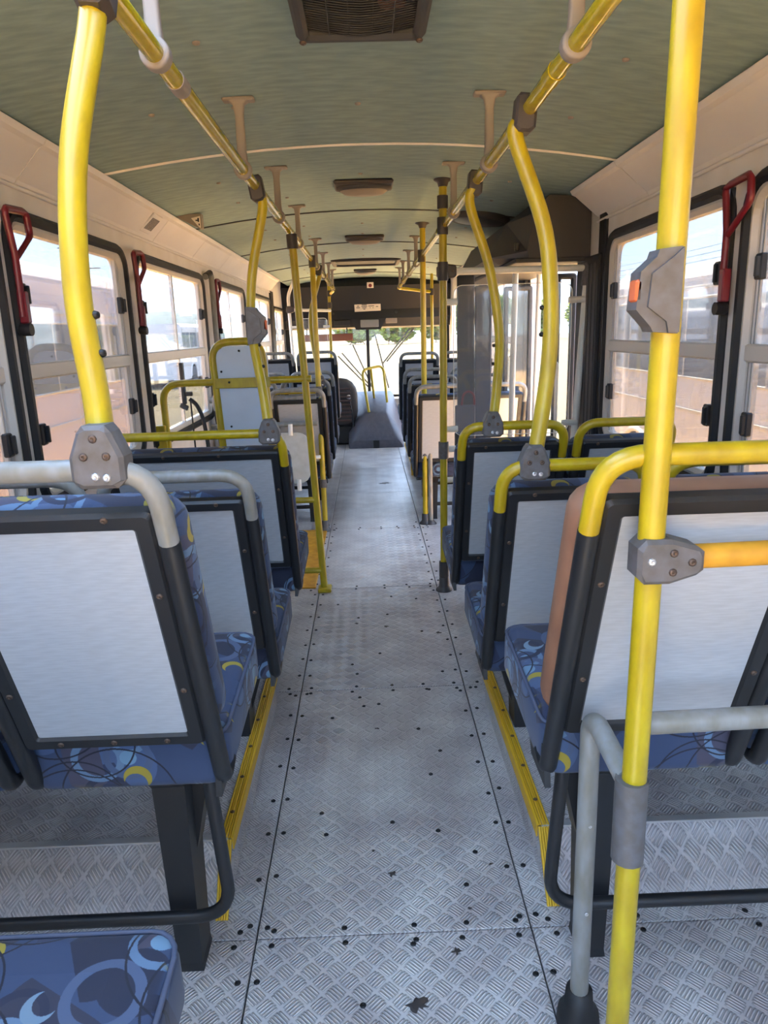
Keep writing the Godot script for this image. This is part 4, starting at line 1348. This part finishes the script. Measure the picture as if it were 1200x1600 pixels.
func front() -> void:
	# curved dark header over the windscreen
	var st := mb()
	prism(st, [Vector2(-10.18, 2.12), Vector2(-10.12, 2.03), Vector2(-10.22, 1.72), Vector2(-10.2, 1.6), Vector2(-10.28, 1.49), Vector2(-10.56, 1.47), Vector2(-10.56, 2.2)], XR - XL, xform(Vector3(0, 0, 1), Vector3.UP, Vector3(XR, 0, 0)))
	bar_box(st, XL, XR, -0.4, 0.44, ZF - 0.02, ZF - 0.1)
	bar_box(st, XL - 0.04, XL + 0.08, 0.4, 1.6, ZF + 0.06, ZF - 0.1)
	bar_box(st, XR - 0.08, XR + 0.04, 0.4, 1.6, ZF + 0.06, ZF - 0.1)
	# the drop in the middle that holds the lamp
	prism(st, [Vector2(-0.2, 1.6), Vector2(0.28, 1.6), Vector2(0.2, 1.455), Vector2(-0.14, 1.455)], 0.2, Transform3D(Basis(), Vector3(0, 0, -10.36)))
	var root := struct("wall_front", st, M.header)
	st = mb()
	box(st, Vector3(0.065, 1.755, -10.2), Vector3(0.36, 0.115, 0.006), 0.001, Transform3D(Basis(Vector3.FORWARD, -0.02), Vector3.ZERO))
	var sg := obj("notice", st, M.paper, root)
	st = mb()
	for q in [[-0.13, -0.01, 0.05], [-0.13, 0.012, 0.03], [-0.045, 0.028, 0.07], [-0.045, 0.008, 0.08], [-0.045, -0.012, 0.06], [-0.045, -0.03, 0.03], [0.05, 0.01, 0.08], [0.035, -0.014, 0.012], [0.075, -0.014, 0.012], [0.13, 0.0, 0.03]]:
		box(st, Vector3(0.03 + q[0], 1.757 + q[1], -10.196), Vector3(q[2], 0.009, 0.002))
	obj("notice_print", st, M.print, sg)
	st = mb()
	box(st, Vector3(0.075, 2.035, -10.115), Vector3(0.09, 0.075, 0.006), 0.001)
	var sk := obj("sticker", st, M.paper, root)
	st = mb()
	lathe(st, [[0.024, 0], [0.024, 0.003]], 14, Transform3D(Basis(Vector3.RIGHT, PI / 2), Vector3(0.075, 2.03, -10.112)))
	obj("sticker_mark", st, M.red, sk)
	st = mb()
	box(st, Vector3(0.05, 1.535, -10.15), Vector3(0.25, 0.1, 0.03), 0.006)
	obj("header_lamp", st, M.steel, root)
	st = mb()
	box(st, Vector3(0.35, 1.565, -10.19), Vector3(0.16, 0.07, 0.03), 0.006)
	obj("air_vent", st, M.hanger, root)
	st = mb()
	box(st, Vector3(-0.33, 1.55, -10.2), Vector3(0.22, 0.07, 0.03), 0.006)
	obj("switch_panel", st, M.black, root)
	for x in [-0.45, 0.42]: put("bolt", screw_mesh(0.022, 0.012), M.black, root, Transform3D(Basis(Vector3.RIGHT, PI / 2), Vector3(x, 1.68, -10.2)))
	# windscreen
	st = mb()
	bar_box(st, -0.005, 0.04, 0.44, 1.5, ZF, ZF - 0.05, 0.006)
	var wn := struct("window_21", st, M.rubber)
	for q in [[XL + 0.06, -0.005], [0.04, XR - 0.06]]:
		st = mb()
		bar_box(st, q[0], q[1], 0.44, 1.5, ZF - 0.02, ZF - 0.026)
		obj("pane", st, M.shield, wn)
	# dashboard
	var t := thing("dashboard", "grey moulded dashboard below the windscreen", "dashboard", Vector3(0, 0, ZF))
	st = mb()
	prism(st, [Vector2(0.02, 0.0), Vector2(0.3, 0.0), Vector2(0.36, 0.4), Vector2(0.3, 0.5), Vector2(0.02, 0.53)], XR - XL - 0.2, xform(Vector3(0, 0, 1), Vector3.UP, Vector3(XR - 0.1, 0, 0)))
	obj("body", st, M.moulded, t)
	st = mb()
	bar_box(st, XL + 0.12, XR - 0.12, 0.52, 0.555, 0.02, 0.16, 0.01)
	obj("top_roll", st, M.rubber, t)
	st = mb()
	bar_box(st, -0.9, -0.2, 0.5, 0.62, 0.12, 0.34, 0.03)
	obj("instrument_binnacle", st, M.dark, t)
	# engine cover beside the driver
	t = thing("engine_cover", "grey moulded engine cover with sloped sides at the front end of the aisle", "engine cover", Vector3(0.08, 0, -8.92))
	st = mb()
	var rings := []
	for q in [[0.0, 0.36, 0.0, 0.55], [0.09, 0.36, 0.0, 0.55], [0.14, 0.34, 0.02, 0.55], [0.40, 0.16, 0.12, 0.55], [0.44, 0.13, 0.17, 0.55], [0.62, 0.17, 0.9, 0.6], [0.64, 0.12, 0.98, 0.62]]:
		pass
	# cross sections going forward: [z, half width at the foot, half width at the top, height, corner]
	for q in [[0.0, 0.33, 0.28, 0.10], [-0.02, 0.345, 0.25, 0.16], [-0.16, 0.35, 0.17, 0.40], [-0.22, 0.35, 0.16, 0.44], [-0.7, 0.36, 0.19, 0.60], [-1.15, 0.36, 0.26, 0.62]]:
		var ring := PackedVector3Array()
		var f: float = q[1]
		var tp: float = q[2]
		var h: float = q[3]
		for p in [Vector2(-f, 0), Vector2(-f, h * 0.3), Vector2(lerpf(-f, -tp, 0.55), h * 0.72), Vector2(-tp, h * 0.95), Vector2(-tp + 0.03, h), Vector2(tp - 0.03, h), Vector2(tp, h * 0.95), Vector2(lerpf(f, tp, 0.55), h * 0.72), Vector2(f, h * 0.3), Vector2(f, 0)]:
			ring.append(Vector3(p.x, p.y, q[0]))
		ring.reverse()
		rings.append(ring)
	skin(st, rings, true)
	obj("shell", st, M.moulded, t)
	st = mb()
	box(st, Vector3(0.0, 0.05, 0.004), Vector3(0.075, 0.1, 0.02), 0.004)
	obj("latch_recess", st, M.rubber, t)
	t = thing("cover_rail", "small yellow grab rail with three legs on the engine cover", "rail", Vector3(0, 0, -9.1))
	st = mb()
	tube(st, fillet([Vector3(0.0, 0.43, -0.02), Vector3(-0.075, 0.96, -0.06), Vector3(0.2, 1.0, -0.25), Vector3(0.24, 0.53, -0.2)], 0.09), 0.0165, 12)
	tube(st, [Vector3(0.075, 0.56, -0.45), Vector3(0.04, 0.98, -0.15)], 0.015, 12)
	obj("rail_tube", st, M.yellow, t)
	# driver's seat and wheel
	t = thing("driver_chair", "dark brown beaded driver's seat at the left front", "seat", Vector3(-0.42, 0, -9.2))
	st = mb()
	pillow(st, Vector3(0.56, 0.62, 0.16), 0.2, 0.06, xform(Vector3.RIGHT, Vector3(0, 1, 0.12).normalized(), Vector3(0, 0.56, 0.0)), 0.01)
	obj("backrest", st, M.dark_clamp, t)
	for k in 9:
		st = mb()
		box(st, Vector3(0, 0.36 + 0.05 * k, 0.085), Vector3(0.40, 0.02, 0.012), 0.004, Transform3D(Basis(Vector3.RIGHT, 0.12), Vector3(0, -0.005, 0.0)))
		obj("bead_row", st, M.beads, t)
	st = mb()
	pillow(st, Vector3(0.5, 0.48, 0.12), 0.08, 0.04, xform(Vector3.RIGHT, Vector3.FORWARD, Vector3(0, 0.3, -0.28)), 0.01)
	obj("cushion", st, M.dark_clamp, t)
	st = mb()
	bar_box(st, -0.2, 0.2, 0.0, 0.26, -0.1, -0.45, 0.02)
	obj("pedestal", st, M.black, t)
	t = thing("steering_wheel", "black steering wheel in front of the driver's seat", "steering wheel", Vector3(-0.5, 0.66, -9.82))
	st = mb()
	var ringp := []
	for k in 33: ringp.append(Vector3(cos(TAU * k / 32) * 0.24, sin(TAU * k / 32) * 0.12, -sin(TAU * k / 32) * 0.2))
	tube(st, ringp, 0.014, 8)
	for a in [0.3, 2.84, 4.71]: tube(st, [Vector3.ZERO, Vector3(cos(a) * 0.24, sin(a) * 0.12, -sin(a) * 0.2)], 0.012, 8)
	obj("rim", st, M.black, t)
	st = mb()
	tube(st, [Vector3(0, 0.02, 0.02), Vector3(0, -0.2, -0.2)], 0.03, 10)
	obj("column", st, M.black, t)
	t = thing("gear_lever", "gear lever with a pale knob beside the driver's seat", "lever", Vector3(-0.2, 0.26, -9.1))
	st = mb()
	tube(st, spline([Vector3(0, 0, 0), Vector3(-0.02, 0.2, 0.02), Vector3(-0.05, 0.36, 0.0)], 4), 0.012, 8)
	obj("stick", st, M.black, t)
	st = mb()
	lathe(st, [[0.01, -0.03], [0.026, -0.012], [0.028, 0.01], [0.012, 0.03]], 12, Transform3D(Basis(), Vector3(-0.05, 0.37, 0)))
	obj("knob", st, M.bright_bolt, t)
	# driver screen: white post, cross bar, acrylic
	t = thing("driver_screen", "white tube frame with an acrylic pane behind the driver's place", "screen", Vector3(0, 0, -8.72))
	st = mb()
	tube(st, fillet([Vector3(-0.80, 2.07, 0), Vector3(-0.90, 1.86, 0), Vector3(-0.885, 1.3, 0), Vector3(-0.86, 0.14, 0)], 0.06), 0.019, 12)
	obj("white_post", st, M.white_tube, t)
	st = mb()
	tube(st, [Vector3(-0.90, 1.70, 0), Vector3(-0.43, 1.69, -0.4)], 0.0175, 12)
	obj("cross_bar", st, M.white_tube, t)
	clamp_block("corner_clamp", 0.03, 0.04, 0.09, 0.05, M.dark_clamp, t, xform(Vector3(0, -1, 0), Vector3(1, 0, 0), Vector3(-0.88, 1.70, 0.01)), 0)
	st = mb()
	rim(st, 0.36, 0.8, 0.04, 0.006, -0.005, 0.005, Transform3D(Basis(), Vector3(-0.64, 1.2, -0.1)))
	obj("pane_edge", st, M.white_tube, t)
	st = mb()
	pillow(st, Vector3(0.36, 0.8, 0.006), 0.04, 0.002, Transform3D(Basis(), Vector3(-0.64, 1.2, -0.1)))
	obj("acrylic_pane", st, M.screen, t)
	for x in [-0.86, -0.47]:
		st = mb()
		tube(st, [Vector3(x - 0.04, 1.5, -0.09), Vector3(x + 0.04, 1.5, -0.09)], 0.015, 10)
		obj("stub", st, M.white_tube, t)
	t = thing("sun_visor", "brown sun visor hanging at the left of the windscreen", "sun visor", Vector3(-0.55, 1.36, -10.3))
	st = mb()
	box(st, Vector3.ZERO, Vector3(0.72, 0.1, 0.02), 0.008)
	obj("blade", st, M.visor, t)
	st = mb()
	for x in [-0.28, 0.28]: tube(st, [Vector3(x, 0.04, 0), Vector3(x, 0.16, -0.02)], 0.008, 8)
	obj("hinge", st, M.black, t)
	# wipers outside the glass
	for q in [["left windscreen wiper with twin arms leaning left", [[-0.42, 1.1, 0.03, 0.62], [-0.36, 1.14, 0.0, 0.7], [-0.2, 1.25, 0.12, 0.5]]], ["right windscreen wiper with twin arms leaning right", [[0.28, 1.0, 0.68, 1.45], [0.22, 0.97, 0.62, 1.45], [0.12, 1.4, 0.30, 0.62]]]]:
		t = thing("windscreen_wiper", q[0], "wiper", Vector3(0, 0, ZF - 0.07), "windscreen wipers")
		for k in 3:
			var a = q[1][k]
			st = mb()
			tube(st, [Vector3(a[0], a[1], 0), Vector3(a[2], a[3], 0)], 0.012, 6)
			obj("blade" if k == 2 else "arm", st, M.wiper, t)

func outside() -> void:
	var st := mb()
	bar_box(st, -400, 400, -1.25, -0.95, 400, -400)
	struct("ground", st, M.dimmed_ground)
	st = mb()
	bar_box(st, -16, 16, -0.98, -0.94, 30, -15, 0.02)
	var ap := struct("trim_8", st, M.sand)  # bright slab added over the ground to throw warm light up
	ap.set_meta("label", "pale sand slab added round the bus to bounce warm light inside")
	hills()
	parked_bus("pale parked bus close outside the left windows", -3.2, -1, 3.0, -10.0, 2.2, 0.9, 1.62, M.bus_pink, [-8.0, 0.5])
	parked_bus("cream parked bus close outside the right windows", 3.4, 1, 3.0, -10.2, 2.03, 0.84, 1.68, M.bus_white, [-9.0, 0.5])
	parked_bus("distant parked bus seen through the second left window", -14.0, -1, -30.0, -41.0, 2.1, 0.9, 1.7, M.bus_white, [-32.0, -39.0])
	parked_bus("distant parked bus beyond the far left windows", -9.0, -1, -36.0, -47.0, 2.1, 0.9, 1.7, M.bus_white, [-38.0, -45.0])
	# yard wall across the left distance
	st = mb()
	bar_box(st, -90, -16, -0.95, 1.2, -70, -70.4, 0.03)
	for k in 10: bar_box(st, -90 + k * 8, -89.4 + k * 8, -0.95, 1.5, -69.9, -70.5, 0.03)
	tag(obj("yard_wall", st, M.plaster), "long pale yard wall in the left distance", "wall")
	var k := 0
	for q in [[-2, -150, 9, 7], [6, -142, 9, 8.4], [15, -151, 10, 9], [25, -143, 9, 9], [34, -152, 10, 8], [44, -143, 10, 9], [55, -155, 12, 8]]:
		bush(["sunlit bush at the left end of the row ahead of the windscreen", "second bush from the left of the row ahead", "bush behind the right wiper", "bush right of the wiper ahead", "bush left of the far right yellow pole", "bush beyond the far right pole", "rightmost bush of the row ahead"][k], Vector3(q[0], -0.95, q[1]), q[2], q[3])
		k += 1
	# lattice pylon and overhead lines on the left
	var t := thing("lattice_pylon", "thin lattice pylon behind the left parked bus", "pylon", Vector3(-43, -0.95, -115))
	st = mb()
	for c in [[-1, -1], [1, -1], [1, 1], [-1, 1]]: tube(st, [Vector3(c[0] * 2.2, 0, c[1] * 2.2), Vector3(c[0] * 0.3, 18, c[1] * 0.3)], 0.09, 5)
	for j in 9:
		var y := j * 2.0
		var w := lerpf(2.2, 0.3, y / 18.0)
		var w2 := lerpf(2.2, 0.3, (y + 2) / 18.0)
		tube(st, [Vector3(-w, y, w), Vector3(w2, y + 2, w2)], 0.05, 4)
		tube(st, [Vector3(w, y, w), Vector3(-w2, y + 2, w2)], 0.05, 4)
	obj("lattice", st, M.steel, t)
	st = mb()
	for y in [13.0, 16.0]: tube(st, [Vector3(-3, y, 0), Vector3(3, y, 0)], 0.1, 5)
	obj("cross_arm", st, M.steel, t)
	t = thing("power_lines", "thin overhead power lines across the sky", "power line", Vector3(0, 0, 0))
	for q in [[-60, 13, -90, -150, 12], [-60, 15.5, -90, -150, 12], [40, 9.6, 30, -160, 9], [40, 10.3, 30, -160, 9], [40, 11, 30, -160, 9]]:
		st = mb()
		var x: float = q[0]
		tube(st, spline([Vector3(x, q[1], q[2] + 120.0), Vector3(x, q[1] - 1.2, (q[2] + q[3]) / 2.0), Vector3(x, q[1], q[3])], 6), 0.03, 4)
		obj("wire", st, M.steel, t)
